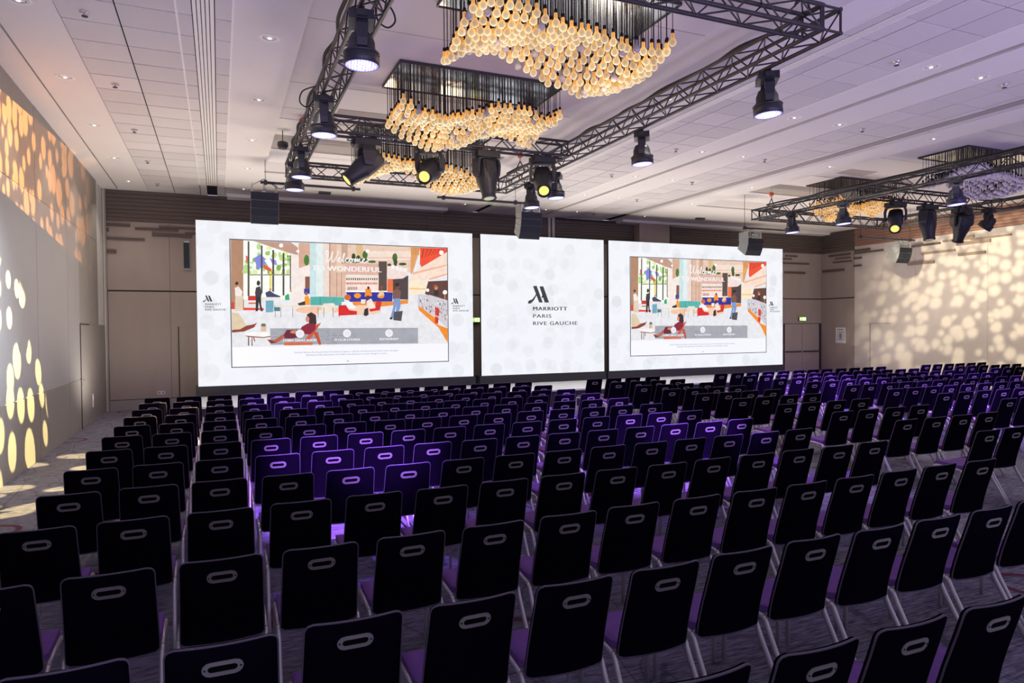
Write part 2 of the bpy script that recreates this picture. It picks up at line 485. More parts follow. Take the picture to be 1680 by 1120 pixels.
ceiling = struct('ceiling', None)
Y0 = 0.0
def ceil_box(x0, x1, y0, y1, z, m='plaster', name='ceiling_panel', th=.05):
    return slab(name, ceiling, x0, x1, y0, y1, z, z + th, m)
ceil_box(XL - .1, -2.325, Y0, YB, H)
ceil_box(-2.295, -1.62, Y0, YB, H)
ceil_box(-2.33, -2.29, Y0, YB, H + .04, 'slot_dark', 'slot')
for mx in (0, MOD):
    ceil_box(.2 + mx, 1.0 + mx, Y0, YB, H)
    ceil_box(1.0 + mx, 6.55 + mx, 16.35, YB, H)
    ceil_box(6.55 + mx, 7.1 + mx, Y0, YB, H)
    # coffer: raised ceiling with slanted sides
    X0, X1, I0, I1 = 1.0 + mx, 6.55 + mx, 1.0 + mx, 5.87 + mx
    ceil_box(I0, I1, Y0, 12.83, HC, 'coffer_plaster', 'coffer_panel')
    ceil_box(I0, I1, 12.835, 13.9, HC - .012, 'plaster', 'coffer_panel', .06)
    ceil_box(I0, I1, 13.9, 15.06, HC + .02, 'grey_panel', 'coffer_panel')
    ceil_box(I0, I1, 15.06, 16.2, HC - .012, 'plaster', 'coffer_panel', .06)
    slab('coffer_side', ceiling, X0 - .04, X0 - .001, Y0, 16.35, H + .05, HC, 'coffer_plaster')
    for a0, b0, a1, b1 in ((I1, HC, X1, H),):
        mb = MB(); mb.v += [(a0, Y0, b0), (a1, Y0, b1), (a1, 16.35, b1), (a0, 16.35, b0)]
        mb.v += [(x, y, z + .04) for x, y, z in mb.v[:4]]
        for q in ((0, 3, 2, 1), (4, 5, 6, 7), (0, 1, 5, 4), (2, 3, 7, 6), (1, 2, 6, 5), (3, 0, 4, 7)): mb.face(list(q))
        obj('coffer_side', mb.mesh('coffer_side', 'coffer_plaster'), ceiling)
    mb = MB(); mb.v += [(X0, 16.35, H), (X1, 16.35, H), (I1, 16.2, HC), (I0, 16.2, HC)]; mb.face([0, 1, 2, 3])
    obj('coffer_end', mb.mesh('coffer_end', 'plaster'), ceiling)
    slab('hatch', ceiling, 1.95 + mx, 2.85 + mx, 11.95, 12.42, HC - .006, HC, 'grey_panel')
    slab('slot', ceiling, 1.0 + mx, 6.1 + mx, 16.45, 16.62, H - .004, H, 'grey_panel')
    for k, yy in enumerate((5.4, 7.2, 8.6, 10.9, 12.2)):      # faint joints of the coffer boards
        slab('joint', ceiling, I0, I1, yy, yy + .012, HC - .003, HC, 'grey_panel')
    # narrow access slots by the back wall, and the ceiling hatch
    slab('hatch', ceiling, 2.45 + mx, 2.75 + mx, 18.35, 18.5, H - .05, H, 'black_metal')
ceil_box(8.94, 9.555, Y0, YB, H)
ceil_box(9.60, 10.04, Y0, YB, H - .035, th=.08)
ceil_box(10.04, 10.56, Y0, YB, H)
ceil_box(9.55, 9.61, Y0, YB, H + .03, 'slot_dark', 'slot')
ceil_box(19.29, XR + .1, Y0, YB, H)
# lay-in tile bands: every tile is a piece of its own over a dark gap
def tile_band(xs, y_from):
    ceil_box(xs[0][0], xs[-1][1], Y0, YB, H + .02, 'tile_gap', 'tile_backing', .03)
    y = 9.9 - .617 * 12
    while y < YB - .05:
        if y + .617 > y_from:
            for a, b in xs:
                slab('ceiling_tile', ceiling, a + .008, b - .008, y + .010, min(y + .617, YB) - .010, H + random.uniform(-.001, .002), H + .012, 'tile')
        y += .617
for x in (-.39, .2, 7.1, 8.94):
    slab('tee_bar', ceiling, x - .012, x + .012, 4.0, 18.6, H - .006, H + .01, 'diffuser_white')
tile_band([(-1.62, -1.01), (-1.01, -.39), (-.39, -.225), (.005, .2)], 8.0)
tile_band([(7.1, 7.30), (7.46, 7.72), (7.72, 8.33), (8.33, 8.94)], 4.4)
tile_band([(-1.62 + MOD, -1.01 + MOD), (-1.01 + MOD, -.39 + MOD), (-.39 + MOD, -.225 + MOD), (.005 + MOD, .2 + MOD)], 5.4)
def diffuser(x0, x1, label, grey=False):
    t = thing('slot_diffuser', label, 'diffuser', ((x0 + x1) / 2, 10, H))
    w = x1 - x0
    slab('backing', t, -w / 2, w / 2, -9.9, 8.6, .012, .016, 'slot_dark')
    n = 5
    for i in range(n):
        a = -w / 2 + w * (i + .07) / n; b = -w / 2 + w * (i + (.84 if not grey else .95)) / n
        if i == 0: a = -w / 2
        if i == n - 1: b = w / 2; a = min(a, b - w / n * .5)
        slab('blade', t, a, b, -9.9, 8.6, -.006, .01, 'grey_panel' if grey else 'diffuser_white')
diffuser(-.222, .002, 'long white slot diffuser running along the ceiling beside the left wall')
diffuser(7.303, 7.457, 'long white slot diffuser running along the ceiling right of the truss')
diffuser(-.222 + MOD, .002 + MOD, 'long grey slot strip in the ceiling of the right half of the hall', True)

# bulkheads under the ceiling along the back wall
trim_n = 0
def trim(x0, x1, y0, y1, z0, z1, m):
    global trim_n
    trim_n += 1
    return struct('trim_%d' % trim_n, MB().box(x0, x1, y0, y1, z0, z1).mesh('trim', m))
trim(.25, 6.35, 19.55, YB, H - .085, H, 'plaster')
trim(12.5, XR, 19.55, YB, H - .085, H, 'plaster')

# back wall: beige panels, plank band above, baseboard
wall_back = struct('wall_back', MB().box(XL - .2, XR + .2, YB, YB + .25, 0, H).mesh('wall_back', 'joint'))
def wpanel(par, name, x0, x1, z0, z1, m, d=.02):
    return slab(name, par, x0, x1, YB - d, YB, z0, z1, m)
xs = [XL + .09, -1.17, .9, 3.3, 5.7, 8.1, 9.9]
for a, b in zip(xs, xs[1:]):
    wpanel(wall_back, 'wall_panel', a + .004, b - .004, .28, 3.055, 'wall_beige')
    wpanel(wall_back, 'wall_panel', a + (.0 if a < -2 else .004), b - .004, 3.095, 4.85, 'wall_beige')
for a, b in ((10.15, 12.6), (12.6, 15), (15, 17.5), (17.5, 20.0), (20.0, XR - .02)):
    wpanel(wall_back, 'wall_panel', a + .004, b - .004, .28 if b < 20.5 else 2.12, 3.055, 'wall_beige')
    wpanel(wall_back, 'wall_panel', a + .004, b - .004, 3.095, 4.85, 'wall_beige')
def planks(par, x0, x1, n, z0, z1, seg, axis, wall, m, sgn):
    h = (z1 - z0) / n
    for i in range(n):
        a = x0 - (i % 3) * .6
        while a < x1:
            b = min(a + seg, x1); a2 = max(a, x0)
            if b - a2 > .02:
                d = .022 + .012 * ((i * 7 + int(a * 3)) % 3) / 2
                if axis == 'x':
                    slab('plank', par, a2 + .002, b - .002, wall - d, wall, z0 + i * h + .006, z0 + (i + 1) * h - .004, m)
                else:
                    slab('plank', par, wall - d, wall, a2 + .002, b - .002, z0 + i * h + .006, z0 + (i + 1) * h - .004, m)
            a += seg
planks(wall_back, XL + .09, 9.88, 8, 4.85, H, 3.2, 'x', YB, 'wood_dark', 1)
planks(wall_back, 10.16, 13.2, 8, 4.85, H - .085, 3.2, 'x', YB, 'wood_dark', 1)
planks(wall_back, 14.75, XR, 8, 4.85, H - .085, 3.2, 'x', YB, 'wood_dark', 1)
# vertical pale strips and the boxed column behind the middle screen
trim(9.90, 9.985, YB - .06, YB, 0, H, 'wall_bright')
trim(10.04, 10.14, YB - .05, YB, 0, H, 'wall_bright')
trim(13.22, 14.46, YB - .35, YB, 0, H - .085, 'wall_beige')
trim(14.5, 14.72, YB - .1, YB, 0, H - .085, 'slot_dark')
trim(XL, XL + .085, YB - .07, YB, 0, H, 'wall_panel')
trim(XL + .03, XL + .042, YB - .085, YB - .07, 0, H, 'white_strip')
# loose wooden slats set on the back wall below the plank band
SL = [(-2.59, -2.06, 4.71, 4.79), (-2.59, -2.53, 4.57, 4.66), (-2.59, -1.73, 4.37, 4.43), (-2.59, -2.38, 4.03, 4.12), (-1.95, -.94, 4.645, 4.70), (-1.4, .4, 4.71, 4.77),
      (-1.56, -.62, 4.50, 4.59), (-.79, .6, 4.585, 4.64), (18.15, 18.8, 4.62, 4.68), (18.4, 19.2, 4.70, 4.75), (18.2, 19.7, 4.55, 4.60), (18.1, 19.3, 4.78, 4.84),
      (20.1, 20.7, 4.70, 4.76), (19.9, 21.3, 4.42, 4.48), (20.05, 21.1, 4.05, 4.13), (19.6, 20.4, 4.58, 4.64), (6.6, 6.85, 4.3, 4.4), (6.58, 6.85, 4.05, 4.14), (6.55, 6.85, 3.86, 3.92), (10.78, 11.05, 4.3, 4.38), (10.78, 11.05, 3.95, 4.0)]
for a, b, z0, z1 in SL:
    slab('wood_slat', wall_back, a, b, YB - .055, YB - .02, z0, z1, 'wood_dark')
base_b = struct('baseboard_back', MB().box(XL + .09, XR, YB - .03, YB, 0, .265).mesh('baseboard', 'wall_panel'))

# right wall: dark fabric return, then the long bright wall
wall_right = struct('wall_right', MB().box(XR, XR + .25, 4.0, YB + .2, 0, H).mesh('wall_right', 'joint'))
slab('wall_panel', wall_right, XR - .02, XR, 18.44, YB - .02, .02, 3.055, 'wall_beige')
slab('wall_panel', wall_right, XR - .02, XR, 18.44, YB - .02, 3.095, 4.85, 'wall_beige')
planks(wall_right, 18.44, YB, 8, 4.85, H, 3.2, 'y', XR, 'wood_dark', 1)
ys = [4.0, 6.4, 8.8, 11.2, 13.6, 16.0, 18.42]
for a, b in zip(ys, ys[1:]):
    slab('wall_panel', wall_right, XR - .05, XR, a + .003, b - .003, 0, 4.98, 'wall_bright')
planks(wall_right, 4.0, 18.42, 7, 4.985, H, 3.6, 'y', XR - .03, 'wood_red', 1)
for y0, y1, z0, z1, w in ((17.75, 18.4, 4.79, 4.86, 1), (17.2, 18.4, 4.69, 4.75, 1), (15.1, 16.1, 4.69, 4.76, 1), (14.6, 15.75, 4.40, 4.48, 0), (14.0, 15.0, 4.73, 4.80, 0), (13.5, 14.55, 4.57, 4.67, 0), (12.9, 14.1, 4.69, 4.75, 0),
                      (13.65, 14.5, 4.23, 4.32, 0), (15.3, 16.25, 4.08, 4.17, 0), (14.0, 14.4, 4.80, 4.86, 0), (18.1, 18.42, 4.50, 4.57, 1), (18.1, 18.42, 4.22, 4.28, 1)):
    slab('wood_slat', wall_right, XR - .11, XR - .05, y0, y1, z0, z1, 'wood_dark' if w else 'wood_pale')
for y0, y1, z0, z1 in ((18.6, 19.6, 4.70, 4.77), (18.55, 19.4, 4.44, 4.49), (18.9, 19.9, 4.12, 4.21), (18.6, 19.3, 4.58, 4.62)):
    slab('wood_slat', wall_right, XR - .055, XR - .02, y0, y1, z0, z1, 'wood_dark')

# left wall: three tiers of smooth panels with pale joints
wall_left = struct('wall_left', MB().box(XL - .25, XL, -1.0, YB + .2, 0, H).mesh('wall_left', 'white_strip'))
yj = [11.83 + 1.19 * k for k in range(-8, 7)]
for k, (a, b) in enumerate(zip(yj, yj[1:])):
    b = min(b, YB - .09)
    for t, (z0, z1, mm) in enumerate(((.0, 1.045, 'wall_panel'), (1.062, 4.185, 'wall_gloss'), (4.202, H, 'wall_panel'))):
        if a > 16.4:
            if t == 0: continue
            if t == 1: z0 = 2.2
            mm = 'wall_panel'
        slab('wall_panel', wall_left, XL, XL + .014 + .003 * (k % 2), a + .003, b - .003, z0, z1, mm)

# doors
def door(n, me_list):
    d = struct('door_%d' % n, None)
    for nm, a, mm in me_list:
        slab(nm, d, *a, mm)
    return d
d1 = door(1, [('door_leaf', (XL, XL + .022, 16.62, 17.62, .01, 2.18), 'wall_panel'), ('door_edge', (XL, XL + .03, 16.56, 16.585, 0, 2.2), 'joint'), ('door_edge', (XL, XL + .026, 16.59, 17.64, 2.185, 2.2), 'joint'),
             ('wall_panel', (XL, XL + .016, 17.66, YB - .09, 0, 2.195), 'wall_panel')])
slab('door_handle', d1, XL + .022, XL + .05, 16.7, 16.83, 1.0, 1.03, 'chrome_trim')
slab('lock_plate', d1, XL + .022, XL + .03, 16.69, 16.74, .9, 1.08, 'chrome_trim')
d2 = door(2, [('door_leaf', (20.06, 20.94, YB - .03, YB, .02, 2.1), 'wall_beige'), ('door_leaf', (20.96, 21.84, YB - .03, YB, .02, 2.1), 'wall_beige'),
              ('push_bar', (20.1, 20.9, YB - .07, YB - .03, 1.0, 1.05), 'black_metal'), ('push_bar', (21.0, 21.8, YB - .07, YB - .03, 1.0, 1.05), 'black_metal'),
              ('door_edge', (20.03, 20.055, YB - .035, YB, 0, 2.12), 'joint'), ('door_edge', (21.845, 21.87, YB - .035, YB, 0, 2.12), 'joint')])
d3 = door(3, [('door_leaf', (XR - .064, XR - .05, 16.9, 17.72, .02, 2.08), 'wall_bright'), ('door_edge', (XR - .068, XR - .05, 17.73, 17.76, 0, 2.1), 'print_grey'), ('door_edge', (XR - .066, XR - .05, 16.87, 17.76, 2.085, 2.1), 'print_grey')])
d4 = door(4, [('door_leaf', (-.97, .1, YB - .028, YB, .27, 2.13), 'wall_beige'), ('door_edge', (-1.0, -.975, YB - .032, YB, .27, 2.15), 'joint'), ('door_edge', (-1.0, .1, YB - .03, YB, 2.135, 2.15), 'wall_panel')])

# tall glazed niche in the back wall, sockets, exit signs, notice
t = thing('wall_niche', 'tall narrow dark glazed niche high on the back wall left of the screens', 'niche', (-.76, YB - .02, 3.63))
slab('glass', t, -.07, .07, -.012, 0, .06, .77, 'niche_glass')
for a in ((-.09, -.07, -.03, 0, 0, .83), (.07, .09, -.03, 0, 0, .83), (-.07, .07, -.03, 0, 0, .06), (-.07, .07, -.03, 0, .77, .83)):
    slab('frame', t, *a, 'speaker')
slab('light_strip', t, -.066, .066, -.02, -.012, .74, .77, 'white_strip')
t = thing('socket_plate', 'white double socket plate low on the back wall', 'socket', (-1.42, YB - .02, .38))
slab('plate', t, -.09, .09, -.012, 0, 0, .085, 'paper')
for x in (-.045, .045):
    slab('socket', t, x - .028, x + .028, -.016, -.012, .018, .068, 'print_grey')
t = thing('switch_plate', 'tall narrow white switch plate on the left wall past the door', 'switch', (XL + .016, 17.95, .32))
slab('plate', t, 0, .012, -.05, .05, 0, .3, 'paper'); slab('rocker', t, .012, .02, -.025, .025, .17, .24, 'diffuser_white')

def exit_sign(x, y, z, w, h, label):
    t = thing('exit_sign', label, 'exit sign', (x, y, z))
    slab('housing', t, -w / 2 - .01, w / 2 + .01, 0, .05, -.01, h + .01, 'black_metal')
    slab('panel', t, -w / 2, w / 2, -.006, 0, 0, h, 'exit_green')
    def sp(name, pts):
        obj(name, MB().prism([(px * w - w / 2, pz * h) for px, pz in pts], -.012, -.006).mesh(name, 'exit_white'), t)
    sp('arrow', [(.04, .5), (.16, .24), (.16, .4), (.27, .4), (.27, .6), (.16, .6), (.16, .76)])
    sp('doorway', [(.74, .1), (.93, .1), (.93, .9), (.74, .9)])
    sp('running_figure', [(.38, .12), (.46, .12), (.52, .34), (.6, .12), (.68, .16), (.58, .44), (.6, .62), (.68, .6), (.68, .68), (.56, .74), (.6, .86), (.52, .92), (.48, .82), (.42, .7), (.36, .6), (.4, .55), (.46, .62), (.48, .42)])
exit_sign(7.34, YB - .07, 2.23, .30, .14, 'small green exit sign in the gap between left and middle screens')
exit_sign(20.93, YB - .08, 2.22, .34, .15, 'green exit sign above the double door right of the screens')
t = thing('evacuation_plan', 'white framed evacuation plan on the dark wall beside the double door', 'notice', (XR - .02, 19.06, 1.35))
slab('board', t, -.015, 0, -.22, .22, 0, .6, 'paper')
for z0, z1, a, b in ((.50, .54, -.12, .15), (.12, .14, -.14, .14), (.42, .44, -.14, .14), (.27, .285, -.1, .12)):
    slab('print_line', t, -.018, -.015, a, b, z0, z1, 'print_grey')
for a in (-.14, -.05, .04, .13):
    slab('print_line', t, -.018, -.015, a, a + .015, .12, .44, 'print_grey')
slab('print_block', t, -.018, -.015, -.05, .06, .17, .38, 'print_grey')

# stage with the pale deck in front of the screens
t = thing('stage_platform', 'low stage with pale reflective deck in front of the screens', 'stage', (8.75, 17.0, 0))
slab('deck', t, -9.25, 9.45, -1.42, 1.55, .40, .44, 'deck')
slab('front_skirt', t, -9.22, 9.42, -1.39, -1.36, 0, .40, 'skirt')
slab('side_skirt', t, -9.22, -9.19, -1.36, 1.5, 0, .40, 'skirt')
slab('side_skirt', t, 9.39, 9.42, -1.36, 1.5, 0, .40, 'skirt')
slab('rear_skirt', t, -9.19, 9.39, 1.48, 1.51, 0, .40, 'skirt')

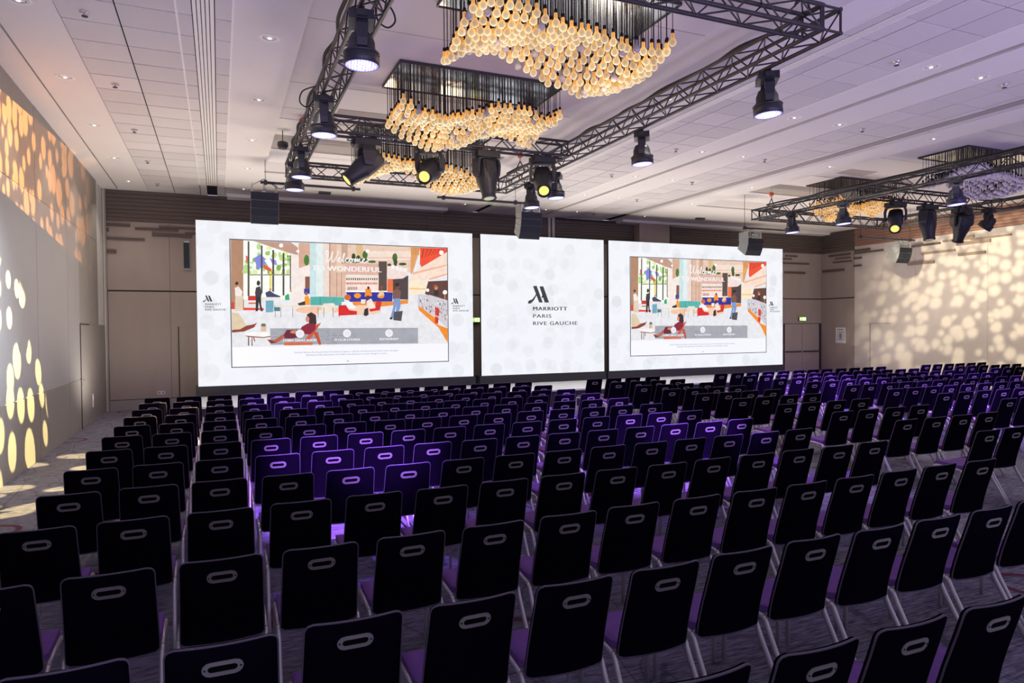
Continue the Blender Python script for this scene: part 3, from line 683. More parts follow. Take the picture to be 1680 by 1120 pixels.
# ------------------------------------------------------------------ LED screens
SLIDE = """e6e6ea 0,155 1000,155 1000,1000 0,1000;b08468 2,1014 57,1018 52,455 -3,455;f6faf2 54,998 99,993 255,902 252,539 50,532;7fb04c 118,849 112,834 101,830 91,839 91,856 101,867 113,864;dcebb0 177,822 174,809 167,806 161,814 161,827 167,836 174,833;b5d98c 259,827 255,810 246,805 239,817 239,836 246,848 255,844;b5d98c 97,829 93,819 85,817 79,823 79,833 85,839 93,837;b5d98c 213,894 211,875 205,870 201,883 201,904 205,917 211,913;b5d98c 228,871 223,851 213,845 204,859 204,881 213,896 223,891;dcebb0 206,758 201,741 191,737 182,748 182,766 191,778 201,774;7fb04c 250,882 247,871 241,868 236,875 237,887 241,895 247,892;dcebb0 112,748 107,728 96,723 88,736 88,758 96,772 107,767;b5d98c 147,777 143,761 136,756 130,768 130,786 136,797 144,794;e8ecb4 183,762 177,752 165,749 156,755 156,766 166,772 177,771;e8ecb4 119,832 116,813 110,807 105,821 105,843 110,857 116,852;b5d98c 249,760 246,743 240,738 235,750 236,769 241,781 247,777;7fb04c 186,745 183,735 176,732 170,739 170,750 176,756 183,754;9cc864 230,746 226,736 218,733 212,740 212,751 218,758 226,756;dcebb0 243,907 238,886 227,881 218,894 218,917 227,931 238,927;9cc864 77,832 73,816 65,812 59,823 59,841 66,852 73,849;7fb04c 173,758 169,736 160,730 153,745 153,769 160,784 169,779;b5d98c 129,954 125,933 116,927 109,941 109,964 116,979 125,975;7fb04c 252,856 249,847 242,844 237,850 237,861 242,868 249,866;c8dc78 238,861 233,846 221,842 211,851 211,867 221,877 233,874;e8ecb4 159,845 154,827 143,822 134,834 134,853 143,866 154,862;b5d98c 86,745 83,728 76,723 70,735 70,754 76,765 83,762;dcebb0 208,755 203,739 190,735 180,745 181,763 191,774 203,771;dcebb0 178,945 172,932 160,928 150,936 150,950 160,960 173,958;c8dc78 136,833 134,816 128,811 124,823 124,841 128,853 134,849;7fb04c 158,810 154,797 144,794 136,802 136,816 144,825 154,822;e8ecb4 157,828 155,814 150,811 145,820 146,835 150,845 155,842;b5d98c 187,880 183,866 176,863 170,872 170,887 176,896 184,893;b5d98c 126,886 123,867 116,862 111,875 111,896 117,909 123,905;b5d98c 90,784 86,774 76,771 68,778 68,789 76,797 86,795;7fb04c 161,814 158,803 151,800 146,807 146,820 151,828 158,826;9cc864 152,807 147,786 138,780 130,794 131,817 138,832 148,828;c8dc78 194,891 191,872 185,867 181,880 181,900 186,913 191,909;7fb04c 108,844 105,833 98,830 93,837 93,849 98,856 105,854;b5d98c 167,909 164,897 158,893 153,902 153,915 158,924 164,922;b5d98c 221,807 217,796 210,793 204,800 204,812 210,820 218,817;7fb04c 123,788 120,771 111,766 104,778 105,797 111,809 120,805;9cc864 127,841 122,830 110,827 101,834 101,846 111,854 122,852;b5d98c 74,752 68,737 56,733 47,743 47,758 56,769 68,766;c8dc78 246,757 243,742 238,738 233,748 233,764 238,775 243,771;7fb04c 212,789 208,769 199,763 191,777 192,800 199,814 208,810;7fb04c 229,768 226,756 220,753 215,761 216,774 221,783 227,780;b5d98c 79,786 74,766 62,760 53,774 53,796 63,811 74,806;9cc864 240,815 236,804 227,801 220,808 220,819 228,827 236,825;9cc864 165,902 161,887 152,883 145,893 145,908 152,918 161,916;7f86dc 98,860 124,894 151,847 140,789 110,776;ffffff 140,846 166,864 179,816 161,790;e2553c 136,813 161,790 172,774 161,756 138,781;8f94e0 162,864 190,849 196,808 175,815;ffffff 62,914 94,884 89,827 59,842;e0705c 62,882 76,867 76,810 64,834;e8d76a 161,758 171,758 169,595 160,595;4c4442 72,991 79,992 76,560 68,560;4c4442 127,963 134,963 131,582 124,582;4c4442 175,930 183,930 180,595 172,595;4c4442 219,908 227,908 224,567 216,567;4c4442 250,893 258,894 256,605 248,605;8a7d70 80,731 254,739 254,730 79,723;c09684 95,997 255,997 288,954 286,896 250,910;f3e6e0 255,902 286,896 286,995 340,999 336,457 252,457;d4a890 289,995 340,997 339,824 289,788;3f7a2c 335,857 332,827 325,811 317,816 312,840 312,871 318,896 326,901 333,886;8a5544 316,723 337,724 336,624 315,623;2c3f96 310,623 337,624 337,582 310,582;ffffff 222,970 221,961 217,955 213,953 209,954 205,960 204,968 206,977 209,983 213,985 218,983 221,978;ffffff 292,927 291,922 289,917 286,915 283,917 280,921 279,927 280,932 283,937 286,939 289,937 291,933;c8e0e2 339,1007 368,1009 364,558 335,557;dfecec 368,1009 397,1011 394,558 364,558;ead9d0 397,1011 425,1013 422,559 394,558;dcb6a0 425,1013 502,1019 499,560 422,559;9a7460 427,1009 430,1010 427,559 424,559;9a7460 459,1012 462,1012 458,559 456,559;9a7460 481,1013 484,1014 480,560 478,560;52b0a8 338,557 382,561 492,557 491,488 337,489;3c8f8c 380,560 383,560 383,489 380,489;e6c8b4 459,1050 820,1078 818,778 457,762;c8a48c 482,1052 511,1054 509,833 481,831;d9b88a 549,1057 582,1059 581,871 552,869;f0dccf 605,949 819,963 818,884 605,872;e8987c 605,894 819,906 819,902 605,889;dcaf9f 494,840 664,844 664,747 499,747;efdcd6 697,829 800,812 797,733 772,723 696,710;24401e 547,894 544,870 538,860 531,869 528,893 531,918 538,928 545,918;2c4a24 570,887 567,869 559,861 552,868 549,886 552,904 560,912 567,905;3d6a2c 604,915 600,887 591,876 583,886 579,913 583,941 592,953 601,942;2c4a24 528,859 523,849 509,845 496,848 490,857 496,867 509,872 523,869;3d6a2c 576,858 567,849 547,844 527,846 519,854 527,863 547,868 568,866;24401e 603,872 597,859 583,854 570,858 564,870 570,882 583,888 597,884;3d6a2c 748,902 744,874 735,862 726,873 722,900 726,928 736,941 745,930;2c4a24 748,863 744,838 737,827 730,837 728,861 731,886 738,897 745,887;3d6a2c 644,861 638,852 624,848 610,851 605,859 611,868 624,872 638,870;2c4a24 793,849 787,840 773,836 758,839 753,847 758,856 773,860 787,858;2c4a24 717,839 715,830 707,826 700,830 698,838 701,847 708,851 715,848;ffffff 612,950 611,942 607,936 603,934 599,936 595,941 594,949 596,957 599,962 603,965 608,963 611,958;54443f 656,865 696,867 694,590 654,589;f4e0d4 499,737 654,743 653,611 498,607;5a4a4a 502,718 508,718 508,700 502,700;5a4a4a 512,718 518,718 517,700 512,700;5a4a4a 522,718 528,719 527,701 522,700;5a4a4a 532,719 538,719 537,701 532,701;5a4a4a 542,719 548,719 547,701 542,701;5a4a4a 552,719 558,720 558,702 552,701;5a4a4a 562,720 568,720 568,702 562,702;5a4a4a 573,720 578,720 578,702 572,702;5a4a4a 583,721 588,721 588,703 582,703;5a4a4a 593,721 598,721 598,703 593,703;5a4a4a 603,721 608,722 608,703 603,703;5a4a4a 613,722 618,722 618,704 613,704;5a4a4a 623,722 629,722 628,704 623,704;5a4a4a 633,722 639,723 639,705 633,704;5a4a4a 644,723 649,723 649,705 644,705;e08a70 500,681 505,681 504,664 500,664;c8503a 506,681 511,681 511,664 506,664;e08a70 513,681 517,681 517,664 512,664;c8503a 519,682 523,682 523,665 519,664;e08a70 525,682 529,682 529,665 525,665;c8503a 531,682 535,682 535,665 531,665;e08a70 537,682 542,682 541,665 537,665;c8503a 544,682 548,682 548,665 543,665;e08a70 550,683 554,683 554,666 550,665;c8503a 556,683 560,683 560,666 556,666;e08a70 562,683 566,683 566,666 562,666;c8503a 568,683 573,683 573,666 568,666;e08a70 575,683 579,684 579,666 575,666;c8503a 581,684 585,684 585,667 581,666;e08a70 587,684 592,684 591,667 587,667;c8503a 593,684 598,684 598,667 593,667;e08a70 600,684 604,684 604,667 600,667;c8503a 606,684 610,685 610,667 606,667;e08a70 612,685 617,685 617,668 612,667;c8503a 619,685 623,685 623,668 619,668;e08a70 625,685 629,685 629,668 625,668;c8503a 631,685 636,685 636,668 631,668;e08a70 638,685 642,686 642,668 637,668;c8503a 644,686 648,686 648,668 644,668;8a4a40 508,644 512,644 512,618 507,618;8a4a40 516,644 520,644 520,618 515,618;8a4a40 524,644 528,644 528,619 524,619;8a4a40 532,644 536,645 536,619 532,619;8a4a40 540,645 544,645 544,619 540,619;8a4a40 548,645 552,645 552,619 548,619;ffffff 498,611 723,617 723,606 498,601;1f2c9c 500,600 723,603 720,525 516,518;ee8a30 530,520 723,525 798,543 798,508 671,481 530,479;ee7038 697,717 725,718 724,606 696,605;4a3c40 724,716 772,723 800,753 798,543 723,542;e0a060 814,997 863,997 823,778 812,760;c07838 819,994 822,995 822,928 819,928;c07838 827,995 830,995 830,929 827,929;c07838 835,995 839,996 838,929 835,929;c07838 844,996 847,996 846,930 843,930;c07838 852,997 855,997 855,930 851,930;ee4c28 861,996 999,998 999,966 867,826 859,851;b4321c 875,985 883,985 872,905 867,900;b4321c 895,986 903,987 888,915 883,910;b4321c 915,988 923,988 904,924 898,920;b4321c 935,989 943,989 919,934 914,930;b4321c 955,990 963,991 935,944 930,939;b4321c 975,992 983,992 951,954 945,949;f6dccb 823,765 869,826 999,962 998,777 905,724 805,710;eab79a 823,778 998,858 998,844 823,759;f2a878 905,728 998,777 998,766 905,715;ffffff 981,960 979,950 975,942 969,939 963,941 959,948 958,958 959,968 964,976 969,979 975,976 979,969;fbe6c8 803,710 894,708 883,610 850,593 802,574;f0c890 804,645 886,643 885,628 804,631;5c3a32 900,703 1000,715 998,524 943,550 883,594;d8906c 949,649 947,635 940,629 933,635 931,649 933,663 940,669 947,663;b4502c 946,662 944,654 937,650 930,653 927,662 930,671 937,675 944,671;26242a 927,581 933,626 949,627 954,582;fff6ec 905,626 904,618 901,613 896,611 892,613 889,618 888,625 889,632 892,638 897,640 901,638 904,633;d8a070 983,591 987,592 987,546 983,546;fff6ec 997,610 996,600 991,592 985,590 980,592 975,599 974,609 976,619 980,627 986,629 992,627 996,620;d8a070 983,591 987,592 987,546 983,546;cfcbd2 846,586 909,584 999,538 998,289 945,380 847,491;7c7a84 869,478 872,478 872,458 869,458;7c7a84 983,381 987,381 987,363 983,363;a89a94 908,457 912,457 912,439 908,439;7c7a84 912,491 917,491 917,471 912,471;efeff2 859,567 864,567 864,546 859,546;5e6678 864,521 867,521 867,509 864,509;5e6678 907,506 910,506 910,493 907,492;c4a08c 899,543 901,543 901,523 899,523;7c7a84 965,439 969,439 969,420 965,420;7c7a84 964,472 968,472 968,456 964,456;5e6678 905,493 908,493 908,474 905,474;c4a08c 918,519 921,519 921,501 917,501;a89a94 967,497 972,497 972,475 967,475;5e6678 905,442 908,442 907,423 905,423;c4a08c 986,392 991,392 991,373 986,373;7c7a84 956,446 961,446 961,426 956,426;efeff2 919,519 922,519 922,507 919,507;a89a94 866,482 870,482 870,467 866,467;7c7a84 974,529 979,529 978,508 974,508;7c7a84 988,420 991,420 991,399 988,399;7c7a84 924,448 928,448 928,436 924,436;c4a08c 931,467 934,467 934,456 930,456;efeff2 995,402 999,402 999,381 995,381;efeff2 908,508 913,508 913,490 908,490;a89a94 990,457 996,457 996,441 990,441;c4a08c 959,512 963,512 963,493 959,493;efeff2 925,481 930,481 930,468 925,468;c4a08c 865,496 870,496 870,478 865,478;a89a94 975,509 978,509 978,492 975,492;c4a08c 985,371 990,370 990,356 985,356;c4a08c 953,474 957,474 957,459 952,459;efeff2 883,561 888,561 888,548 883,548;efeff2 933,512 938,512 938,499 933,499;c4a08c 994,434 997,434 997,416 994,416;7c7a84 981,412 985,412 984,392 981,392;7c7a84 974,462 978,462 978,448 974,448;7c7a84 885,482 890,482 890,461 885,460;5e6678 886,541 889,541 889,522 886,522;5e6678 949,536 952,536 952,525 948,525;7c7a84 878,555 881,555 881,541 878,541;efeff2 983,524 987,524 987,505 983,505;efeff2 853,544 857,544 856,532 853,532;efeff2 943,428 947,428 947,410 943,410;efeff2 869,540 872,541 872,519 869,519;5e6678 982,513 987,513 987,498 982,498;5e6678 916,463 919,463 918,440 916,440;c4a08c 900,488 903,488 903,471 900,471;c4a08c 902,467 906,468 906,449 902,449;5e6678 956,515 961,515 961,496 956,496;a89a94 869,474 874,474 874,455 869,455;5e6678 944,478 949,478 949,461 944,461;7c7a84 896,538 899,538 899,525 896,525;efeff2 931,464 934,464 934,449 930,449;7c7a84 906,444 910,444 910,430 906,430;5e6678 951,458 956,458 956,442 951,442;efeff2 968,524 973,524 973,512 968,512;7c7a84 890,549 895,550 894,527 890,527;c4a08c 868,499 871,499 871,479 868,479;c4a08c 968,405 972,405 972,383 968,383;a89a94 966,442 970,442 970,429 966,429;7c7a84 887,473 892,473 892,456 887,456;5e6678 909,448 913,448 913,430 909,430;5e6678 942,393 947,393 947,374 942,374;7c7a84 856,555 859,555 859,535 856,535;efeff2 885,543 888,543 888,523 885,523;efeff2 882,474 885,474 884,460 882,460;efeff2 946,519 951,519 950,500 946,500;a89a94 859,538 863,538 863,521 859,521;5e6678 855,542 860,542 859,523 855,523;c4a08c 871,480 875,480 875,469 871,469;f08c1e 847,491 934,384 942,326 998,289 997,162 949,299 851,451;d83418 932,483 955,460 953,397 934,406;d83418 933,398 952,379 947,326 931,344;f0c4a4 479,449 468,435 438,423 396,416 349,416 307,423 279,434 269,448 279,463 308,475 349,481 396,482 439,476 469,464;f2cdb2 665,450 656,431 630,416 593,408 552,408 516,416 491,431 483,449 492,468 517,483 553,491 594,492 631,484 656,469;e2482c 52,467 133,464 137,448 48,446;d8402c 1,511 12,511 12,455 1,455;c83020 70,560 104,561 103,525 69,524;e06040 71,508 105,508 105,496 71,496;3a2020 31,657 29,647 24,643 19,647 17,657 20,667 24,672 29,668;f0e8e0 15,623 32,632 47,592 44,560 17,551;e0cdb8 17,559 49,560 47,443 15,439;d09a7c 32,638 30,631 26,629 24,634 24,642 27,647 30,646;2c2424 122,663 119,648 114,641 108,647 106,662 109,677 114,684 119,678;34343e 103,626 121,638 127,578 124,553 101,553 99,585;22242e 102,553 124,553 124,488 131,440 122,438 114,513 110,440 100,438;36406e 142,586 160,604 181,579 208,559 203,551 147,552;c89078 169,614 167,607 162,605 159,610 159,618 162,624 167,622;eadfd4 125,553 207,548 203,528 125,533;6ea8be 143,523 177,526 175,432 143,430;3e7c88 179,485 205,485 204,440 178,440;26a872 226,563 239,580 255,566 251,531 227,529;d09a80 256,605 254,595 250,593 246,600 246,610 250,617 255,615;efe8e6 243,588 263,581 274,523 247,514;f09a28 312,557 326,569 335,540 335,490 311,492;3a2c28 280,502 314,523 314,490 287,486;9a5c44 327,584 324,572 318,569 313,577 313,590 318,598 324,595;e9e0d2 387,478 398,504 442,507 452,483 451,449 390,447;ece4d8 372,449 442,447 441,415 372,417;e8e0d4 260,490 305,486 305,469 181,472 181,489;6c6058 183,468 185,468 184,391 182,391;6c6058 207,469 209,469 208,391 206,391;6c6058 258,469 260,469 259,390 257,390;6c6058 370,470 373,470 372,390 370,390;6c6058 396,470 398,470 397,390 395,390;6c6058 437,470 440,470 439,390 437,390;6c6058 465,470 468,470 467,390 465,390;d2642c 523,556 519,540 510,531 499,534 492,547 492,564 499,578 510,581 519,573;eef0f4 478,517 516,522 549,471 535,458 478,471;d81e1c 464,487 497,492 513,449 549,441 549,411 506,407 463,403;f0962c 570,572 565,557 555,549 544,552 536,563 536,579 544,590 555,593 566,586;f0962c 681,572 677,557 667,550 655,552 647,564 647,579 655,591 667,594 677,587;f08c28 591,631 615,631 622,571 586,562;3c2420 611,638 608,627 603,624 599,632 599,644 603,651 608,649;e8c8a4 657,615 674,620 681,581 651,563;8a4a34 675,643 672,630 665,626 660,635 660,650 665,660 672,657;f0ded2 595,527 617,549 641,467 597,458;5a3428 611,558 608,546 602,540 595,545 592,557 595,570 602,575 609,570;d02c20 641,528 668,520 658,450 612,437 607,459 636,467;2c2828 585,458 602,471 604,411 592,398 580,407;efe8e0 569,540 593,540 585,501 569,506;7c5646 723,617 744,639 762,613 758,556 726,551;7a4c38 758,660 755,646 748,639 740,641 735,652 735,666 740,677 748,680 756,673;241c1c 756,668 753,657 746,651 738,653 732,662 733,674 738,683 746,685 753,680;7c96c8 726,551 758,552 759,486 747,415 735,424 738,494 722,380 709,385 723,477;4c4c52 727,437 770,444 762,356 722,365;2a2626 707,389 719,389 718,370 705,372;dcc8a8 1,428 28,424 47,376 60,328 34,296 1,292;8c3c28 1,292 34,296 60,324 93,336 106,350 93,311 50,278 1,271;f4f1ee 214,254 207,247 189,241 162,238 131,237 100,240 74,244 56,250 50,257 56,264 74,269 100,272 131,273 163,271 190,267 208,261;9a6048 52,247 131,233 212,256 205,244 131,225 67,235;6a3a28 67,235 71,235 71,166 66,166;6a3a28 82,232 85,232 85,164 81,164;6a3a28 88,232 92,232 97,199 93,199;d8b4a4 121,323 144,323 143,276 121,277;5c7a44 143,328 140,319 132,316 124,320 121,329 124,338 132,342 140,338;a4a6ae 160,302 845,297 844,161 161,170;83858e 193,179 206,179 206,175 193,175;83858e 237,282 243,282 243,277 237,278;83858e 413,261 421,261 421,256 413,257;83858e 446,239 458,238 458,234 446,234;83858e 416,241 425,241 425,237 416,237;83858e 189,195 195,195 195,191 189,191;83858e 338,284 346,284 346,280 338,280;83858e 410,236 419,236 419,232 410,232;83858e 179,261 190,261 190,257 179,257;83858e 323,247 331,246 331,242 322,242;83858e 513,192 520,191 520,187 513,187;83858e 294,192 304,192 304,187 294,188;83858e 221,286 231,286 231,282 221,282;83858e 342,215 348,215 348,211 342,211;83858e 380,236 387,236 387,232 380,232;83858e 466,239 473,239 473,234 466,235;83858e 177,211 183,211 183,206 177,207;83858e 179,235 191,235 191,231 179,231;83858e 481,257 490,257 490,253 481,253;83858e 232,252 237,252 237,247 232,248;83858e 492,216 504,216 504,212 492,212;83858e 266,178 279,178 279,174 266,174;83858e 446,175 455,175 455,171 446,171;83858e 364,283 371,283 371,279 364,279;83858e 522,248 528,247 527,243 522,243;83858e 318,277 328,277 328,273 318,273;83858e 202,214 206,214 206,210 202,210;83858e 342,233 348,232 348,228 342,228;83858e 345,250 358,249 357,245 345,245;83858e 435,247 444,247 444,242 435,243;83858e 288,214 296,214 296,210 288,210;83858e 432,214 441,213 441,209 432,209;83858e 505,263 514,263 514,259 505,259;83858e 344,225 353,225 353,221 344,221;83858e 442,239 455,239 455,235 442,235;83858e 474,241 488,240 488,236 474,236;83858e 291,267 303,267 303,263 291,263;83858e 319,237 330,237 330,233 319,233;83858e 286,196 295,196 295,191 286,192;83858e 433,181 444,181 444,177 433,177;83858e 506,280 513,279 513,275 506,275;83858e 432,192 438,192 438,187 432,187;83858e 410,211 418,211 418,206 410,207;83858e 377,196 382,195 382,191 377,191;83858e 382,281 391,281 391,277 382,277;83858e 476,211 490,210 490,206 476,206;83858e 166,268 178,268 178,264 166,264;83858e 493,246 501,246 501,241 493,241;83858e 323,195 329,195 329,190 323,191;83858e 409,175 422,174 422,170 409,170;83858e 215,180 220,179 220,175 215,175;83858e 266,265 278,265 278,261 266,261;83858e 347,230 360,230 360,225 347,226;83858e 276,189 288,189 288,185 276,185;83858e 329,217 334,217 334,213 329,213;83858e 453,217 465,217 465,212 453,213;83858e 200,185 207,184 207,180 200,181;83858e 203,245 215,245 215,241 203,241;83858e 407,274 416,273 416,269 407,269;83858e 402,207 410,206 410,202 402,202;c85a34 309,204 362,329 385,348 357,274 334,204;c0502c 348,274 369,266 383,166 373,163 357,224;d86a44 222,190 348,184 343,164 218,163;8c1c30 297,313 326,342 360,333 358,291 334,250 285,255;6c2030 216,244 232,289 276,292 303,267 294,234 258,218 222,219;b86048 178,208 216,256 222,227 187,183 148,213;7a2c28 146,217 165,204 187,185 161,181;3c2424 320,412 340,432 361,408 363,333 331,337 324,375;d09078 332,375 329,357 323,350 316,357 314,375 317,393 323,400 329,393;c88868 290,271 283,261 267,257 251,261 245,272 252,282 267,287 283,282"""
YS = 18.0
def picture_mesh(name, polys, w, h, step=.00012, y0=0.0):
    """flat coloured shapes of the displayed slide, stacked a hair apart; local XZ, facing -Y"""
    v, f, cols = [], [], []
    for i, (col, pts) in enumerate(polys):
        b = len(v)
        ar = sum(pts[k][0] * pts[(k + 1) % len(pts)][1] - pts[(k + 1) % len(pts)][0] * pts[k][1] for k in range(len(pts)))
        if ar < 0: pts = pts[::-1]
        v += [(max(0, min(1, px)) * w, y0 - step * i, max(0, min(1, pz)) * h) for px, pz in pts]
        f.append(list(range(b, b + len(pts)))); cols += [(*srgb(col), 1)] * len(pts)
    me = bpy.data.meshes.new(name); me.from_pydata(v, [], f)
    ca = me.color_attributes.new('Col', 'FLOAT_COLOR', 'CORNER')
    for i, c in enumerate(cols): ca.data[i].color = c
    me.materials.append(M['led_picture']); me.update()
    return me
polys = []
for item in SLIDE.split(';'):
    parts = item.split(' ')
    polys.append((parts[0], [(int(p.split(',')[0]) / 1000, int(p.split(',')[1]) / 1000) for p in parts[1:]]))

LOGO = [[(.168, .505), (.283, .521), (.477, .033), (.361, .032)], [(.375, .499), (.497, .51), (.683, .034), (.543, .033)],
        [(.297, .269), (.255, .20), (.197, .105), (.145, .045), (.082, 0), (0, 0), (.008, .06), (.06, .098), (.13, .115), (.20, .19), (.26, .275)],
        [(.44, .20), (.50, .30), (.53, .265), (.46, .15)]]
def emblem(par, x, z, s, y=-.03):
    mb = MB()
    for p in LOGO:
        ar = sum(p[k][0] * p[(k + 1) % len(p)][1] - p[(k + 1) % len(p)][0] * p[k][1] for k in range(len(p)))
        q = p if ar > 0 else p[::-1]
        mb.prism([(x + a * s, z + b * s) for a, b in q], y - .004, y)
    return obj('emblem', mb.mesh('emblem', 'led_ink'), par)
def words_on(par, body, x, z, w, h, y=-.03, **kw):
    return obj('lettering', text_mesh(body, w, h, **kw), par, loc=(x, y, z))

def ribbon(pts, r):
    return [(p[0], 0, p[1]) for p in pts], r
# handwriting of the slide's first word as pen strokes (unit: letter height)
def smooth(pts, n=6):
    out = []
    for i in range(len(pts) - 1):
        p0 = pts[max(i - 1, 0)]; p1 = pts[i]; p2 = pts[i + 1]; p3 = pts[min(i + 2, len(pts) - 1)]
        for k in range(n):
            t = k / n
            out.append(tuple(.5 * (2 * b + (c - a) * t + (2 * a - 5 * b + 4 * c - d) * t * t + (3 * b - a - 3 * c + d) * t ** 3) for a, b, c, d in zip(p0, p1, p2, p3)))
    out.append(pts[-1])
    return out
WEL = [[(.16, .62), (.03, .78), (.10, .96), (.26, .98), (.24, .70), (.17, .30), (.21, .05), (.38, .20), (.55, .62), (.66, .95), (.58, .55), (.56, .12), (.66, .02), (.85, .25), (1.02, .62), (1.12, 1.0)],
       [(.98, .16), (1.16, .22), (1.27, .36), (1.20, .44), (1.10, .30), (1.12, .10), (1.24, .04), (1.42, .20), (1.62, .60), (1.64, .82), (1.56, .70), (1.50, .30), (1.54, .06), (1.66, .14)],
       [(1.96, .36), (1.86, .42), (1.74, .26), (1.78, .06), (1.92, .06), (2.06, .22)],
       [(2.22, .40), (2.08, .30), (2.10, .08), (2.24, .06), (2.32, .24), (2.24, .38), (2.34, .30), (2.50, .34)],
       [(2.46, .04), (2.56, .38), (2.58, .08), (2.74, .38), (2.76, .08), (2.92, .38), (2.94, .10), (3.04, .06), (3.14, .14)],
       [(3.10, .14), (3.26, .22), (3.36, .34), (3.30, .42), (3.20, .30), (3.22, .10), (3.34, .04), (3.52, .16), (3.70, .22)]]

def led_screen(x0, x1, label):
    w, h = x1 - x0, 4.0
    t = thing('led_screen', label, 'screen', ((x0 + x1) / 2, YS, .44))
    z0 = .25
    obj('display', MB().box(-w / 2, w / 2, 0, .03, z0, z0 + h).mesh('display', 'led_white'), t)
    slab('cabinet', t, -w / 2, w / 2, .031, .12, z0, z0 + h, 'black')
    slab('base_plinth', t, -w / 2 - .06, w / 2 + .06, -.01, .5, 0, z0 - .004, 'skirt')
    for x in (-w * .32, w * .32):
        rod('rear_brace', t, (x, .12, z0 + h * .8), (x, .47, .03), .02, 'black_metal')
    return t

def slide(t, cx, w):
    """cx: slide's left edge relative to the screen centre"""
    h = w * 3.11 / 5.53
    z0 = .70
    s = obj('slide', MB().box(0, w, -.004, 0, 0, h).mesh('slide', 'led_slide'), t, loc=(cx, -.001, z0))
    for nm, a in (('slide_border', (-.02, w + .02, -.008, -.001, -.02, 0)), ('slide_border', (-.02, w + .02, -.008, -.001, h, h + .02)), ('slide_border', (-.02, 0, -.008, -.001, 0, h)), ('slide_border', (w, w + .02, -.008, -.001, 0, h))):
        slab(nm, s, *a, 'led_ink')
    pic = obj('slide_picture', picture_mesh('slide_picture', polys, w, h, y0=-.006), s)
    pic['kind'] = 'stuff'
    yy = -.006 - .00012 * (len(polys) + 10)
    def wt(body, u, v, wu, hv, **kw):
        obj('lettering', text_mesh(body, wu * w, hv * h if hv else None, **kw), s, loc=(u * w, yy, v * h))
    wt('TO WONDERFUL', .345, .772, .32, .043, spacing=1.05, m='led_text_white', bold=.12)
    for k in range(4):
        slab('sign_letter', s, (.718 + .019 * k) * w, (.733 + .019 * k) * w, yy - .002, yy, (.803 - .008 * k) * h, (.835 - .008 * k) * h, 'led_text_white')
    mb = MB()
    for st in WEL:
        mb.tube([((.405 + p[0] * .0545) * w, 0, (.845 + p[1] * .095) * h) for p in smooth(st)], .0125 * w / 5.5, 5)
    obj('handwriting', mb.mesh('handwriting', 'led_text_white'), s, loc=(0, yy, 0))['kind'] = 'stuff'
    for u, v, body, a, b in ((.289, .256, 'LOBBY GREAT ROOM', .216, .145), (.501, .255, 'M CLUB LOUNGE', .444, .117), (.701, .253, 'RESTAURANT', .655, .092)):
        obj('round_button', MB().lathe([(.019 * w, 0), (.019 * w, .002)], 20, mat4=rotx(PI / 2)).mesh('round_button', 'led_text_white'), s, loc=(u * w, yy, v * h))
        obj('button_symbol', MB().lathe([(.009 * w, 0), (.009 * w, .002)], 12, mat4=rotx(PI / 2)).mesh('button_symbol', 'led_ring'), s, loc=(u * w, yy - .003, v * h))
        wt(body, a, .194, b, .018, spacing=1.05, m='led_text_white', bold=.14)
    wt('The Paris Marriott Rive Gauche Hotel & Conference Center is really the new Marriott Great Room hotel, is the latest', .262, .094, .482, None, m='led_grey')
    wt('planning city with sophistication and comfort that ensures you can ease through our rooms.', .315, .072, .375, None, m='led_grey')
    slab('page_mark', s, .499 * w, .507 * w, yy - .002, yy, .02 * h, .026 * h, 'led_grey')

M['led_ring'] = emit_mat('led_ring', (.62, .62, .66), .9, False)
M['led_grey'] = emit_mat('led_grey', (.16, .165, .18), .9, False)
def side_logo(t, x, z, s):
    emblem(t, x, z, .21 / .683 * s, -.006)
    for body, dz, w in (('MARRIOTT', -.075, .355), ('PARIS', -.140, .19), ('RIVE GAUCHE', -.205, .455)):
        words_on(t, body, x + .047 * s, z + dz * s, w * s, .045 * s, -.008, spacing=1.2, m='led_ink', bold=.08)
def logo_block(t, x, z):
    emblem(t, x, z, 1.0, -.006)
    words_on(t, 'MARRIOTT', x + .162, z - .20, 1.11, .107, -.008, spacing=1.15, bold=.13)
    words_on(t, 'PARIS', x + .16, z - .415, .59, .104, -.008, spacing=1.15, bold=.07)
    words_on(t, 'RIVE GAUCHE', x + .16, z - .63, 1.46, .106, -.008, spacing=1.15, bold=.07)

s1 = led_screen(-.48, 6.555, 'large left LED screen showing a hotel lobby slide, left of the plain logo screen')
slide(s1, .28 - 3.0375, 5.53)
side_logo(s1, -.35 - 3.0375, 2.725 - .44, 1.0); side_logo(s1, 5.918 - 3.0375, 2.714 - .44, 1.0)
s2 = led_screen(6.81, 10.81, 'narrower middle LED screen with a black hotel emblem and lettering on white')
logo_block(s2, 8.253 - 8.81, 2.744 - .44)
s3 = led_screen(11.0, 17.98, 'large right LED screen showing a hotel lobby slide, nearest the double door')
slide(s3, 11.765 - 14.49, 5.46)
side_logo(s3, 17.346 - 14.49, 2.715 - .44, 1.0)

